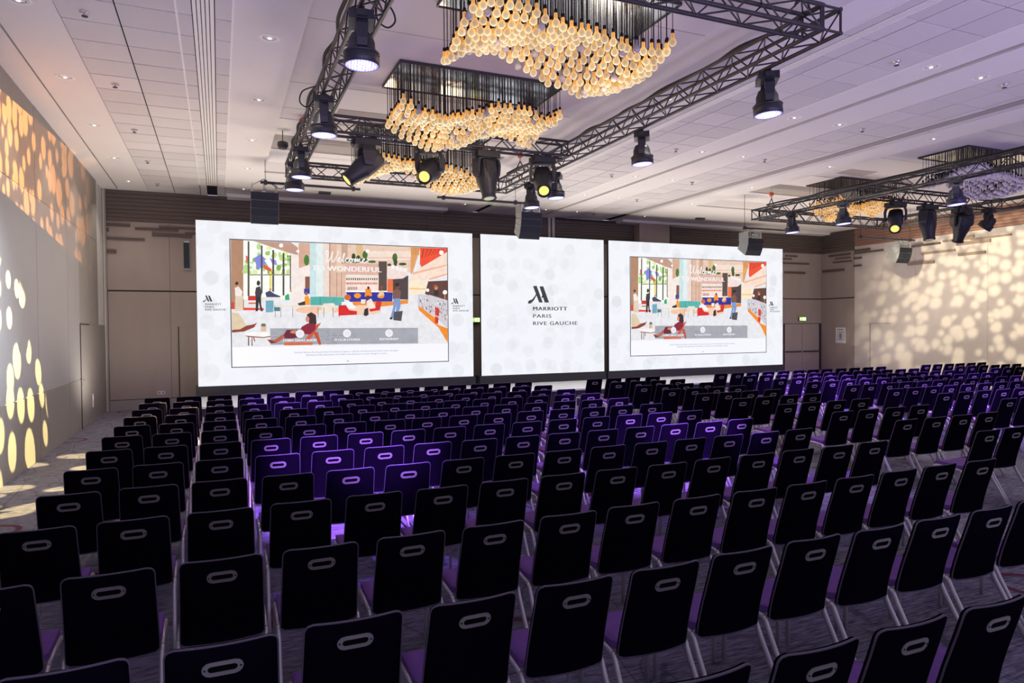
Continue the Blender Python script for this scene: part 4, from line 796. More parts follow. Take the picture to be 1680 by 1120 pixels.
# ------------------------------------------------------------------ trusses
def truss(label, p0, p1, w=.25, hgt=.25, pitch=.28, axis='y', dz=0.0):
    """square box truss between two points (centre line of the bottom face); chords and every brace are parts"""
    p0, p1 = Vector(p0), Vector(p1)
    L = (p1 - p0).length
    ang = 0 if axis == 'x' else PI / 2
    t = thing('lighting_truss', label, 'truss', p0, ang, 'box trusses of the lighting rig')
    hw = w / 2
    C = [(-hw, 0), (hw, 0), (-hw, hgt), (hw, hgt)]
    for y, z in C:
        rod('chord', t, (0, y, z), (L, y, z), .024, 'truss')
    n = max(2, int(round(L / pitch)))
    d = L / n
    faces = (((-hw, 0), (-hw, hgt)), ((hw, 0), (hw, hgt)), ((-hw, 0), (hw, 0)), ((-hw, hgt), (hw, hgt)))
    for fi, (a, b) in enumerate(faces):
        for i in range(n):
            q0, q1 = (a, b) if (i + fi) % 2 else (b, a)
            rod('brace', t, (i * d, *q0), ((i + 1) * d, *q1), .0095, 'truss', 6)
    for x in (0.01, L - .01):
        for a, b in faces:
            rod('end_bar', t, (x, *a), (x, *b), .014, 'truss', 6)
    return t
ZB = 5.14
ZB2 = 4.93
truss('left long black truss of the near rig, carrying wash lights over the left aisle', (1.415, 5.3, ZB), (1.415, 14.5, ZB))
truss('right long black truss of the near rig, diagonal across the picture centre', (5.99, 5.3, ZB), (5.99, 14.5, ZB))
truss('cross truss of the near rig at the very top of the picture', (1.57, 5.43, ZB), (5.84, 5.43, ZB), axis='x')
truss('cross truss of the near rig carrying four spotlights below the chandeliers', (1.57, 11.06, ZB), (5.84, 11.06, ZB), axis='x')
truss('farthest cross truss of the near rig, closest to the screens', (1.57, 14.36, ZB), (5.84, 14.36, ZB), axis='x')
truss('left long truss of the right-hand rig, ending by the orange hoist', (13.5, 6.4, ZB2), (13.5, 14.5, ZB2))
truss('cross truss of the right-hand rig carrying three spotlights', (13.64, 11.06, ZB2), (18.2, 11.06, ZB2), axis='x')
truss('farthest cross truss of the right-hand rig near the corner door', (13.64, 14.36, ZB2), (18.2, 14.36, ZB2), axis='x')
truss('right long truss of the right-hand rig near the bright wall', (18.34, 8.8, ZB2), (18.34, 14.5, ZB2))

def pipe(label, x0, x1, y, z, hang):
    o = thing('hanging_pipe', label, 'pipe', (x0, y, z))
    rod('tube', o, (0, 0, 0), (x1 - x0, 0, 0), .03, 'black_metal')
    for x, zt in hang:
        x -= x0
        rod('hanger', o, (x, 0, .03), (x, 0, zt - z), .006, 'cable', 6)
        slab('clamp', o, x - .03, x + .03, -.04, .04, -.05, .05, 'truss')
pipe('thin black pipe holding the speaker left of the near rig', .85, 2.95, 15.4, 5.17, ((.95, H), (2.8, HC - .012)))
pipe('thin black pipe holding the speaker above the middle screen', 4.75, 7.15, 15.4, 5.12, ((4.9, HC - .012), (6.75, H)))
pipe('thin black pipe holding the speaker above the right screen', 13.9, 16.0, 15.4, 4.86, ((13.95, HC - .012), (15.85, HC - .012)))
pipe('thin black pipe holding the speaker before the bright wall', 17.9, 20.4, 14.9, 4.72, ((18.0, HC), (20.2, H)))

# cable runs laid on the trusses
def cable(name, label, pts, r=.012, group=None):
    return tag(obj(name, MB().tube(smooth(pts, 5), r, 6).mesh(name, 'cable')), label, 'cable', group)
for i, (x, zz, y0, y1, lab) in enumerate(((1.30, ZB + .305, 5.6, 14.0, 'black cable run along the top left of the left near truss'), (5.98, ZB + .305, 5.6, 14.0, 'black cable run along the top of the diagonal near truss'), (13.45, ZB2 + .305, 6.6, 14.0, 'black cable run along the long truss of the right-hand rig'))):
    pts = [(x + random.uniform(-.05, .05), y0 + (y1 - y0) * k / 16, zz + random.uniform(0, .03)) for k in range(17)]
    cable('power_cable', lab, pts, .022)
cable('power_cable', 'looped cable hanging from the left near truss beside the second wash light', [(1.27, 9.7, 5.38), (1.10, 9.72, 5.30), (1.06, 9.74, 5.16), (1.15, 9.76, 5.1), (1.24, 9.78, 5.2), (1.26, 9.8, 5.34)], .009)
cable('power_cable', 'looped cable beside the nearest wash light on the left truss', [(1.55, 6.9, 5.38), (1.66, 6.9, 5.30), (1.70, 6.9, 5.18), (1.62, 6.9, 5.10), (1.52, 6.9, 5.16), (1.5, 6.9, 5.3)], .01)
cable('power_cable', 'thin cable sagging from the far end of the left near truss to the pipe', [(1.3, 14.3, 5.2), (1.28, 14.6, 4.98), (1.2, 15.0, 4.98), (1.05, 15.38, 5.16)], .008)

# ------------------------------------------------------------------ chain hoists
def hoist(x, y, z, ztop, label):
    t = thing('chain_hoist', label, 'hoist', (x, y, z), 0, 'chain hoists lifting the trusses')
    rod('chain', t, (0, 0, .26), (0, 0, ztop - z), .006, 'steel', 6)
    obj('hook_block', MB().lathe([(.02, .16), (.055, .18), (.06, .24), (.03, .27)], 10).mesh('hook_block', 'orange'), t)
    rod('hook', t, (0, 0, .08), (0, 0, .17), .016, 'steel')
    for s in (-1, 1):
        rod('sling', t, (0, 0, .1), (s * .11, 0, -.12), .012, 'cable', 6)
hoist(5.99, 13.4, ZB + .38, HC, 'chain hoist with orange hook block on the far end of the diagonal truss')
hoist(13.5, 13.9, ZB2 + .38, HC, 'chain hoist with orange hook block on the long truss of the right-hand rig')
hoist(1.415, 12.6, ZB + .38, HC, 'chain hoist with orange hook block on the left near truss')
hoist(5.7, 5.43, ZB + .36, HC, 'chain hoist with orange hook block at the top of the picture')

# ------------------------------------------------------------------ wash lights (round LED face) and spotlights (barrel)
def wash_meshes():
    ms = {}
    mb = MB()
    mb.box(-.15, .15, -.12, .12, -.10, -.01); ms['base'] = (mb.mesh('base', 'fixture'))
    mb = MB(); mb.box(-.19, -.15, -.05, .05, -.085, -.025); ms['handle_l'] = mb.mesh('side_handle', 'black_metal')
    mb = MB(); mb.box(.15, .19, -.05, .05, -.085, -.025); ms['handle_r'] = mb.mesh('side_handle', 'black_metal')
    mb = MB(); mb.box(-.045, .045, -.03, .03, -.01, .035); ms['clamp'] = mb.mesh('clamp', 'truss')
    for s in (-1, 1):
        mb = MB()
        pts = [(s * .13, -.095), (s * .185, -.16), (s * .19, -.30), (s * .175, -.37)]
        w = [.055, .06, .05, .045]
        b = len(mb.v)
        for (x, z), ww in zip(pts, w):
            mb.v += [(x - .018, -ww, z), (x + .018, -ww, z), (x + .018, ww, z), (x - .018, ww, z)]
        for i in range(3):
            for j in range(4):
                k = b + i * 4
                mb.face([k + j, k + (j + 1) % 4, k + 4 + (j + 1) % 4, k + 4 + j])
        mb.face([b, b + 3, b + 2, b + 1]); k = b + 12; mb.face([k, k + 1, k + 2, k + 3])
        ms['arm%d' % s] = mb.mesh('yoke_arm', 'fixture')
    # head, axis along -z from the pivot, local to pivot
    mb = MB(); mb.lathe([(.05, .15), (.10, .13), (.13, .06), (.135, -.01), (.165, -.04), (.172, -.10), (.172, -.165), (.160, -.168)], 24, cap1=False)
    mb.lathe([(.160, -.168), (.160, -.160)], 24, cap0=False, cap1=False); ms['head'] = mb.mesh('head', 'fixture')
    mb = MB(); mb.lathe([(.1735, -.045), (.178, -.05), (.178, -.06), (.1735, -.065)], 24, cap0=False, cap1=False); ms['ring'] = mb.mesh('trim_ring', 'black_metal')
    mb = MB(); mb.lathe([(.161, -.166), (.161, -.164)], 24); ms['lens'] = mb.mesh('lens', 'lens_wash')
    return ms
WM = wash_meshes()
PURPLE = (.30, .10, 1.0)
def spot_light(name, parent, mw, energy, color, size_deg, blend, radius=.1, gobo=None):
    ld = bpy.data.lights.new(name, 'SPOT')
    ld.energy = energy; ld.color = color; ld.spot_size = math.radians(size_deg); ld.spot_blend = blend; ld.shadow_soft_size = radius
    if gobo:
        gobo(ld)
    o = bpy.data.objects.new(name, ld); COL.objects.link(o)
    if parent is not None: o.parent = parent
    o.matrix_basis = mw
    return o
def aim(frm, to):
    d = Vector(to) - Vector(frm)
    return d.to_track_quat('-Z', 'Y').to_matrix().to_4x4()
def wash(x, y, ztop, rz, tilt, label, power=1.0, size=44, spotdir=None):
    t = thing('wash_light', label, 'stage light', (x, y, ztop), rz, 'round LED wash lights on the trusses')
    obj('base', WM['base'], t); obj('side_handle', WM['handle_l'], t); obj('side_handle', WM['handle_r'], t)
    obj('clamp', WM['clamp'], t, loc=(-.07, 0, 0)); obj('clamp', WM['clamp'], t, loc=(.07, 0, 0))
    obj('yoke_arm', WM['arm-1'], t); obj('yoke_arm', WM['arm1'], t)
    mw = T((0, 0, -.33)) @ rotx(tilt)
    hd = obj('head', WM['head'], t, matw=mw)
    obj('trim_ring', WM['ring'], hd); obj('lens', WM['lens'], hd)
    if power:
        spot_light('wash_beam', t, mw @ T((0, 0, -.20)), WASH_POWER * power, PURPLE, size, .6, .12)
    return t
ZW = ZB - .03
for y, rz, lab, pw in ((6.73, PI / 2 - .15, 'nearest of the glowing wash lights hanging on the left near truss', 1.0), (9.33, PI / 2 - .12, 'second nearest glowing wash light on the left near truss', .8),
                   (12.02, PI / 2 - .1, 'third glowing wash light on the left near truss, near its far end', .9), (13.15, PI / 2 - .1, 'smallest and farthest wash light hanging from the left near truss', .8)):
    wash(1.32, y, ZW, rz, 0.0, lab, pw)
for y, rz, lab, pw in ((6.45, .95, 'large wash light hanging alone at the right of the diagonal truss', 1.0), (9.14, .95, 'wash light under the middle of the diagonal near truss', .8),
                   (12.15, .95, 'wash light near the far end of the diagonal truss, in front of pale ceiling', .9), (13.3, .9, 'wash light overlapping the speaker above the middle screen', .7)):
    wash(6.2, y, ZW, rz, -.06, lab, pw)
ZW2 = ZB2 - .03
for y, lab, pw in ((13.15, 'wash light under the tip of the right-hand truss by the orange hoist', .9), (11.6, 'second wash light from the tip of the right-hand truss', .9), (8.95, 'wash light glowing directly above a dark spotlight on the right-hand rig', 1.0)):
    wash(13.45, y, ZW2, .6, -.08, lab, pw)
wash(17.7, 10.95, ZW2, .3, .7, 'wash light turned aside at the far right of the right-hand rig', .5)

def spot_meshes():
    ms = {}
    mb = MB(); mb.box(-.20, .20, -.14, .14, -.13, -.03); ms['base'] = mb.mesh('base', 'fixture')
    for s in (-1, 1):
        mb = MB(); mb.box(s * .20 if s > 0 else -.245, .245 if s > 0 else -.20, -.05, .05, -.12, -.04); ms['h%d' % s] = mb.mesh('side_handle', 'black_metal')
        mb = MB()
        pts = [(s * .10, -.13, .09), (s * .19, -.15, .10), (s * .215, -.24, .10), (s * .21, -.40, .085), (s * .19, -.46, .06)]
        b = len(mb.v)
        for x, z, ww in pts:
            mb.v += [(x - .025, -ww, z), (x + .025, -ww, z), (x + .025, ww, z), (x - .025, ww, z)]
        for i in range(len(pts) - 1):
            for j in range(4):
                k = b + i * 4
                mb.face([k + j, k + (j + 1) % 4, k + 4 + (j + 1) % 4, k + 4 + j])
        mb.face([b, b + 3, b + 2, b + 1]); k = b + 4 * (len(pts) - 1); mb.face([k, k + 1, k + 2, k + 3])
        ms['arm%d' % s] = mb.mesh('yoke_arm', 'fixture')
    mb = MB(); mb.box(-.05, .05, -.035, .035, -.03, .03); ms['clamp'] = mb.mesh('clamp', 'truss')
    # barrel: squared rear box tapering to a round nose along -z
    mb = MB(); n = 16
    prof = [(.13, .26, .5), (.165, .22, .5), (.175, .05, .5), (.17, -.10, .4), (.145, -.22, .15), (.125, -.34, 0), (.125, -.42, 0), (.09, -.422, 0), (.086, -.41, 0), (.0, -.41, 0)]
    b = 0
    for r, z, sq in prof:
        for j in range(n):
            a = 2 * PI * j / n
            k = 1 / max(abs(math.cos(a)), abs(math.sin(a))) if sq else 1
            k = 1 + (min(k, 1.25) - 1) * sq * 1.4
            mb.v.append((r * math.cos(a) * k * .94, r * math.sin(a) * k, z))
    for i in range(len(prof) - 1):
        for j in range(n):
            j2 = (j + 1) % n
            mb.face([i * n + j2, i * n + j, (i + 1) * n + j, (i + 1) * n + j2], 0, i > 2)
    mb.face(list(range(n))); ms['barrel'] = mb.mesh('barrel', 'fixture')
    mb = MB(); mb.lathe([(.088, -.424), (.088, -.418)], 20); 
    for nm in ('lens_yellow', 'lens_dim', 'lens_off'):
        ms[nm] = mb.mesh('lens', nm)
    mb = MB(); mb.lathe([(.128, -.40), (.134, -.405), (.134, -.425), (.128, -.43)], 20, cap0=False, cap1=False); ms['nose'] = mb.mesh('nose_ring', 'black_metal')
    mb = MB()
    for i in range(4): pass
    mb.box(-.10, .10, -.172, -.165, .0, .19); ms['vent'] = mb.mesh('rear_cover', 'black_metal')
    return ms
SM = spot_meshes()
def gobo_dots(scale, radius, rnd, soft=.06, stretch=(1, 1, 1), keep=1.0, seed=0.0, floor=0.0, shutter=None):
    def f(ld):
        ld.use_nodes = True
        nt = ld.node_tree
        em = nt.nodes.get('Emission')
        L = nt.links.new
        tc = N(nt, 'ShaderNodeTexCoord'); sx = N(nt, 'ShaderNodeSeparateXYZ'); L(tc.outputs['Normal'], sx.inputs[0])
        dx = N(nt, 'ShaderNodeMath', operation='DIVIDE'); dy = N(nt, 'ShaderNodeMath', operation='DIVIDE')
        L(sx.outputs[0], dx.inputs[0]); L(sx.outputs[2], dx.inputs[1]); L(sx.outputs[1], dy.inputs[0]); L(sx.outputs[2], dy.inputs[1])
        cb = N(nt, 'ShaderNodeCombineXYZ'); L(dx.outputs[0], cb.inputs[0]); L(dy.outputs[0], cb.inputs[1])
        mp = N(nt, 'ShaderNodeMapping'); mp.inputs['Scale'].default_value = stretch; mp.inputs['Location'].default_value = (seed, seed * .6, 0)
        L(cb.outputs[0], mp.inputs[0])
        vo = N(nt, 'ShaderNodeTexVoronoi', voronoi_dimensions='2D'); vo.inputs['Scale'].default_value = scale; vo.inputs['Randomness'].default_value = rnd
        L(mp.outputs[0], vo.inputs[0])
        sc = N(nt, 'ShaderNodeSeparateColor'); L(vo.outputs['Color'], sc.inputs[0])
        rr = N(nt, 'ShaderNodeMapRange'); rr.inputs[3].default_value = radius * .55; rr.inputs[4].default_value = radius * 1.15; L(sc.outputs[0], rr.inputs[0])
        sb = N(nt, 'ShaderNodeMath', operation='SUBTRACT'); L(rr.outputs[0], sb.inputs[0]); L(vo.outputs['Distance'], sb.inputs[1])
        mr = N(nt, 'ShaderNodeMapRange'); mr.inputs[1].default_value = 0; mr.inputs[2].default_value = soft
        L(sb.outputs[0], mr.inputs[0])
        kp = N(nt, 'ShaderNodeMath', operation='LESS_THAN'); kp.inputs[1].default_value = keep; L(sc.outputs[1], kp.inputs[0])
        mu = N(nt, 'ShaderNodeMath', operation='MULTIPLY'); L(mr.outputs[0], mu.inputs[0]); L(kp.outputs[0], mu.inputs[1])
        fl = N(nt, 'ShaderNodeMapRange'); fl.inputs[3].default_value = floor; L(mu.outputs[0], fl.inputs[0])
        res = fl.outputs[0]
        if shutter is not None:      # framing shutter cutting the upper part of the beam
            sh = N(nt, 'ShaderNodeMath', operation='GREATER_THAN'); sh.inputs[1].default_value = -shutter[0]; L(dy.outputs[0], sh.inputs[0])
            s6 = N(nt, 'ShaderNodeMath', operation='LESS_THAN'); s6.inputs[1].default_value = shutter[1]; L(dy.outputs[0], s6.inputs[0])
            m6 = N(nt, 'ShaderNodeMath', operation='MULTIPLY'); L(res, m6.inputs[0]); L(s6.outputs[0], m6.inputs[1]); res = m6.outputs[0]
            m5 = N(nt, 'ShaderNodeMath', operation='MULTIPLY'); L(res, m5.inputs[0]); L(sh.outputs[0], m5.inputs[1]); res = m5.outputs[0]
        L(res, em.inputs['Strength'])
    return f
def spotlight(x, y, ztop, target, label, lens='lens_yellow', light=None, group='barrel spotlights on the cross trusses'):
    """yoke turns about z, barrel tilts in the yoke towards the target"""
    piv = Vector((x, y, ztop - .42))
    d = Vector(target) - piv
    pan = math.atan2(d.y, d.x) + PI / 2          # local -y points to the target
    tilt = math.atan2(math.hypot(d.x, d.y), -d.z)  # 0 = straight down
    t = thing('spotlight', label, 'stage light', (x, y, ztop), 0, group)
    obj('base', SM['base'], t); obj('side_handle', SM['h-1'], t); obj('side_handle', SM['h1'], t)
    obj('clamp', SM['clamp'], t, loc=(-.12, 0, 0)); obj('clamp', SM['clamp'], t, loc=(.12, 0, 0))
    for s in (-1, 1):
        obj('yoke_arm', SM['arm%d' % s], t, matw=rotz(pan))
    mw = T((0, 0, -.42)) @ rotz(pan) @ rotx(-tilt)
    b = obj('barrel', SM['barrel'], t, matw=mw)
    obj('lens', SM[lens], b); obj('nose_ring', SM['nose'], b); obj('rear_cover', SM['vent'], b)
    if light:
        e, col, size, blend, gb = light
        spot_light('spot_beam', t, T((0, 0, -.42)) @ aim(piv, target) @ T((0, 0, -.46)), e, col, size, blend, .008, gb)
    return t
ZS = ZB - .03
YEL = (1.0, .80, .33); ORA = (1.0, .40, .10)
spotlight(2.23, 11.06, ZS, (-2.6, 11.0, .6), 'black barrel spotlight tilted down to the left wall, leftmost on the cross truss', 'lens_yellow', (5200, YEL, 48, .12, gobo_dots(10, .46, .85, .05, keep=.78, seed=2.3)))
spotlight(3.29, 11.06, ZS, (-.4, 5.0, 1.2), 'spotlight with glowing yellow lens, second from the left on the cross truss', 'lens_yellow')
spotlight(4.3, 11.06, ZS, (4.5, 10.2, 0), 'spotlight hanging straight down, third from the left on the cross truss', 'lens_dim')
spotlight(5.38, 11.06, ZS, (3.6, 6.6, 1.0), 'spotlight with yellow lens aimed at the seats, in front of the diagonal truss', 'lens_yellow')
ZS2 = ZB2 - .03
spotlight(14.5, 11.06, ZS2, (10.2, 8.0, .6), 'spotlight with yellow lens tilted left on the right-hand rig', 'lens_yellow')
spotlight(15.6, 11.06, ZS2, (15.7, 10.6, 0), 'spotlight hanging straight down in the middle of the right-hand rig', 'lens_off')
spotlight(16.85, 11.06, ZS2, (17.6, 12.6, .5), 'spotlight seen from behind below a glowing wash light, right-hand rig', 'lens_off')
# pattern projector lights (gobos) of the rig: orange on the upper left wall, cream dots on the bright right wall
spot_light('pattern_beam', None, T((1.75, 10.65, 4.66)) @ aim((1.75, 10.65, 4.66), (XL, 12.9, 4.45)), 3000, ORA, 70, .35, .006, gobo_dots(16, .52, .9, .12, stretch=(1, .7, 1), keep=.92, seed=5.1, floor=.14, shutter=(.20, .13)))
spot_light('pattern_beam', None, T((15.6, 12.4, 4.5)) @ aim((15.6, 12.4, 4.5), (XR, 13.7, 2.3)), 1900, (1.0, .88, .58), 72, .7, .05, gobo_dots(19, .62, 1.0, .25, keep=.95, seed=8.4, floor=.36))
# added purple spots without fixtures, making the pools on the seat rows
for (x, y, z, tx, ty, e, sz) in ((1.5, 1.6, 5.0, 1.25, 7.0, 900, 17), (5.6, 2.0, 5.0, 5.35, 6.9, 800, 15), (.3, 5.2, 5.2, 1.2, 12.6, 650, 13), (4.6, 4.4, 5.0, 6.2, 10.7, 400, 12), (11.0, 6.0, 5.0, 12.9, 11.6, 600, 22), (14.5, 5.0, 5.2, 17.6, 11.4, 500, 24), (11.2, 3.5, 5.0, 13.4, 8.4, 250, 18)):
    spot_light('added_front_wash', None, T((x, y, z)) @ aim((x, y, z), (tx, ty, .7)), e * 14, (.36, .13, 1.0), sz, .6, .12)

for (x, y, tx, ty, e) in ((4.0, 3.4, 4.0, 9.6, 2000), (11.5, 3.6, 13.5, 10.0, 2300)):  # broad purple spots added to tint the far rows
    spot_light('added_front_wash', None, T((x, y, 5.2)) @ aim((x, y, 5.2), (tx, ty, .7)), e, (.38, .17, 1.0), 64, 1.0, .2)

# added pale spot without a fixture, brightening the satin panels of the left wall
spot_light('added_wall_wash', None, T((1.0, 7.4, 4.9)) @ aim((1.0, 7.4, 4.9), (XL, 9.5, 2.6)), 1800, (.82, .90, 1.0), 46, 1.0, .15)

# ------------------------------------------------------------------ line array speakers
def speaker(x, y, ztop, label, n=4, up=None):
    t = thing('line_array_speaker', label, 'speaker', (x, y, ztop), 0, 'small line arrays hung before the screens')
    ang = .10; p = Vector((0, -.20, -.06))
    for i in range(n):
        c = Matrix.Translation(p) @ rotx(ang)
        mb = MB(); hgt = .165
        # wedge: front taller than the rear, origin at front top
        b = [( -.28, 0, 0), (.28, 0, 0), (.28, 0, -hgt), (-.28, 0, -hgt), (-.25, .40, -.03), (.25, .40, -.03), (.25, .40, -hgt + .03), (-.25, .40, -hgt + .03)]
        mb.v += b
        for q in ((3, 2, 1, 0), (4, 5, 6, 7), (0, 1, 5, 4), (2, 3, 7, 6), (0, 4, 7, 3), (1, 2, 6, 5)): mb.face(list(q))
        cb = obj('cabinet', mb.mesh('cabinet', 'speaker'), t, matw=c)
        slab('grille', cb, -.272, .272, -.012, 0, -hgt + .004, -.004, 'grille')
        p = p + (rotx(ang).to_3x3() @ Vector((0, 0, -hgt - .004)))
        ang += .12 if n == 4 else .20
    slab('flying_bar', t, -.03, .03, -.22, .30, 0, .03, 'steel')
    for s in (-1, 1):
        slab('rigging_plate', t, s * .24 - .012, s * .24 + .012, -.14, .22, -.10, .14, 'steel')
        rod('rigging_bar', t, (s * .24, .04, .12), (0, .04, .26), .012, 'steel', 6)
    rod('hanger', t, (0, .04, .02), (0, .04, up or .34), .016, 'steel')
speaker(.92, 15.36, 4.98, 'black line array speaker left of the left screen top, facing straight out', up=.19)
speaker(7.08, 15.36, 4.93, 'curved line array speaker in front of the middle screen top edge', up=.19)
speaker(14.15, 15.36, 4.60, 'curved line array speaker before the top right of the right screen', 3, .26)
speaker(19.7, 14.86, 4.50, 'curved line array speaker before the bright right wall', 3, .22)

# ------------------------------------------------------------------ recessed downlights and sprinklers
mb = MB(); mb.lathe([(.075, .004), (.075, -.003), (.125, -.006), (.132, 0)], 20, cap0=False, cap1=False); DL_RING = mb.mesh('trim_ring', 'diffuser_white')
mb = MB(); mb.lathe([(.075, .0), (.05, .0035)], 18, cap0=False); DL_CAN = mb.mesh('reflector', 'slot_dark')
mb = MB(); mb.lathe([(.016, -.002), (.026, -.010), (.016, -.018)], 10); DL_LAMP = mb.mesh('lamp', 'downlight_lamp')
DLY = [6.5, 8.97, 11.42, 13.88, 16.33, 18.75]
rows = [(-1.95, 'in the plaster strip nearest the left wall'), (.63, 'left of the near rig, beside the slot diffuser'), (6.62, 'right behind the diagonal near truss'), (9.23, 'on the left side of the ceiling track'),
        (10.31, 'on the right side of the ceiling track'), (12.82, 'beside the grey ceiling strip of the right half')]
for x, where in rows:
    vis = [y for y in DLY if in_view((x, y, H), 5)]
    for k, y in enumerate(vis):
        t = thing('downlight', 'round recessed downlight ' + where + ', ' + ORD[k] + ' from the camera', 'downlight', (x, y, H - .001), 0, 'recessed ceiling downlights')
        obj('trim_ring', DL_RING, t); obj('reflector', DL_CAN, t); obj('lamp', DL_LAMP, t)
        if DOWNLIGHT_POWER:
            spot_light('downlight_beam', t, T((0, 0, -.03)), DOWNLIGHT_POWER, (1.0, .90, .78), 110, .8, .05)
mb = MB(); mb.lathe([(.05, 0), (.055, -.008), (.02, -.012), (.014, -.04), (.008, -.05)], 12); SP_B = mb.mesh('body', 'chrome_trim')
mb = MB(); mb.lathe([(.034, -.056), (.034, -.050)], 10); SP_D = mb.mesh('deflector', 'slot_dark')
for x, where in ((-1.34, 'in the tile band near the left wall'), (8.6, 'in the tile band right of the near rig'), (10.94, 'in the tile band right of the ceiling track')):
    vis = [y + .05 for y in DLY if in_view((x, y, H), 5)]
    for k, y in enumerate(vis):
        t = thing('sprinkler', 'small ceiling sprinkler ' + where + ', ' + ORD[k] + ' from the camera', 'sprinkler', (x, y, H), 0, 'ceiling sprinklers')
        obj('body', SP_B, t); obj('deflector', SP_D, t)
t = thing('ceiling_camera', 'small black dome hanging under the coffer left of the near rig', 'camera', (1.16, 13.6, 5.55))
obj('dome', MB().lathe([(.02, -.10), (.07, -.09), (.10, -.03), (.10, .03), (.06, .05)], 14).mesh('dome', 'black_metal'), t)
rod('stem', t, (0, 0, .04), (0, 0, HC - 5.56), .008, 'cable', 6)

# ------------------------------------------------------------------ chandeliers of hanging glass bulbs
def bulb_profile():
    return [(.004, 0), (.022, .004), (.036, .016), (.044, .034), (.044, .052), (.036, .070), (.025, .084), (.019, .098), (.018, .150), (.012, .154)]
BULB = {}
for nm in ('bulb_lit', 'bulb_orange', 'bulb_off', 'bulb_lilac'):
    BULB[nm] = MB().lathe(bulb_profile(), 10).mesh('bulb', nm)
def chandelier(cx, cy, wave, label, kind='bulb_lit', nx=25, ny=9, power=1.0, off=.06):
    w, d, zp = 2.60, 1.10, HC - .03
    t = thing('chandelier', label, 'chandelier', (cx, cy, zp), 0, 'wavy bulb chandeliers in the coffers')
    slab('mirror_plate', t, -w / 2, w / 2, -d / 2, d / 2, 0, .02, 'mirror')
    for a in ((-w / 2 - .015, w / 2 + .015, -d / 2 - .015, -d / 2, -.012, .029), (-w / 2 - .015, w / 2 + .015, d / 2, d / 2 + .015, -.012, .029), (-w / 2 - .015, -w / 2, -d / 2, d / 2, -.012, .029), (w / 2, w / 2 + .015, -d / 2, d / 2, -.012, .029)):
        slab('plate_edge', t, *a, 'black_metal')
    cables, socks = MB(), MB()
    rng = random.Random(int(cx * 10 + cy))
    for i in range(nx):
        for j in range(ny):
            s = (i + .5) / nx; q = (j + .5) / ny
            x = -w / 2 + w * s + rng.uniform(-.015, .015); y = -d / 2 + d * q + rng.uniform(-.015, .015)
            zb = wave(s, q) - zp + rng.uniform(-.012, .012)
            k = kind if rng.random() > off else 'bulb_off'
            obj('bulb', BULB[k], t, loc=(x, y, zb))
            cables.tube([(x, y, zb + .195), (x, y, 0)], .0055, 4, caps=False)
            socks.lathe([(.0195, zb + .150), (.0195, zb + .192), (.008, zb + .198)], 8, mat4=T((x, y, 0)))
    obj('cables', cables.mesh('cables', 'cable'), t)['kind'] = 'stuff'
    obj('sockets', socks.mesh('sockets', 'black'), t)['kind'] = 'stuff'
    if power:
        for dx in (-.7, .7):
            ld = bpy.data.lights.new('chandelier_glow', 'POINT')
            ld.energy = CHANDELIER_POWER * power / 2; ld.color = (1.0, .72, .42); ld.shadow_soft_size = .25
            o = bpy.data.objects.new('chandelier_glow', ld); COL.objects.link(o); o.parent = t; o.location = (dx, 0, -.98)
def lerp_profile(P, s):
    for (a, z0), (b, z1) in zip(P, P[1:]):
        if s <= b:
            t = (s - a) / (b - a); t = t * t * (3 - 2 * t)
            return z0 + (z1 - z0) * t
    return P[-1][1]
PA = [(0, 5.08), (.14, 5.20), (.26, 5.23), (.42, 5.14), (.58, 5.06), (.72, 4.95), (.86, 4.96), (.94, 5.04), (1.0, 5.26)]
PB = [(0, 5.10), (.12, 4.97), (.27, 4.88), (.44, 4.94), (.60, 5.08), (.76, 5.14), (.9, 5.06), (.95, 5.08), (1.0, 5.24)]
def wave_a(s, q): return lerp_profile(PA, s) + .055 * math.sin(2 * PI * (s * 1.4 + q * .9 + .1)) + .20 * (1 - q) * (1 - abs(2 * s - 1) * .3)
def wave_b(s, q): return lerp_profile(PB, s) + .05 * math.sin(2 * PI * (s * 1.3 + q * .9 + .5)) + .16 * (1 - q)
def wave_c(s, q): return 5.02 + .14 * math.cos(2 * PI * (s - .35) * 1.0) + .09 * math.sin(2 * PI * (s * 1.5 + q * .6 + .1)) + .05 * (1 - q)
chandelier(3.70, 7.12, wave_a, 'nearest and largest chandelier of warm glass bulbs at the top of the picture')
chandelier(3.70, 10.0, wave_b, 'second chandelier of warm glass bulbs, behind the nearest one')
chandelier(3.70, 13.2, wave_c, 'small far chandelier of warm bulbs behind the spotlights of the cross truss')
chandelier(3.70 + MOD, 13.2, wave_b, 'orange-lit chandelier behind the right-hand rig, far side', 'bulb_orange', power=.6, off=.02)
chandelier(3.70 + MOD, 10.0, wave_a, 'unlit lilac glass chandelier above the right-hand rig at the right edge', 'bulb_lilac', power=0, off=.1)

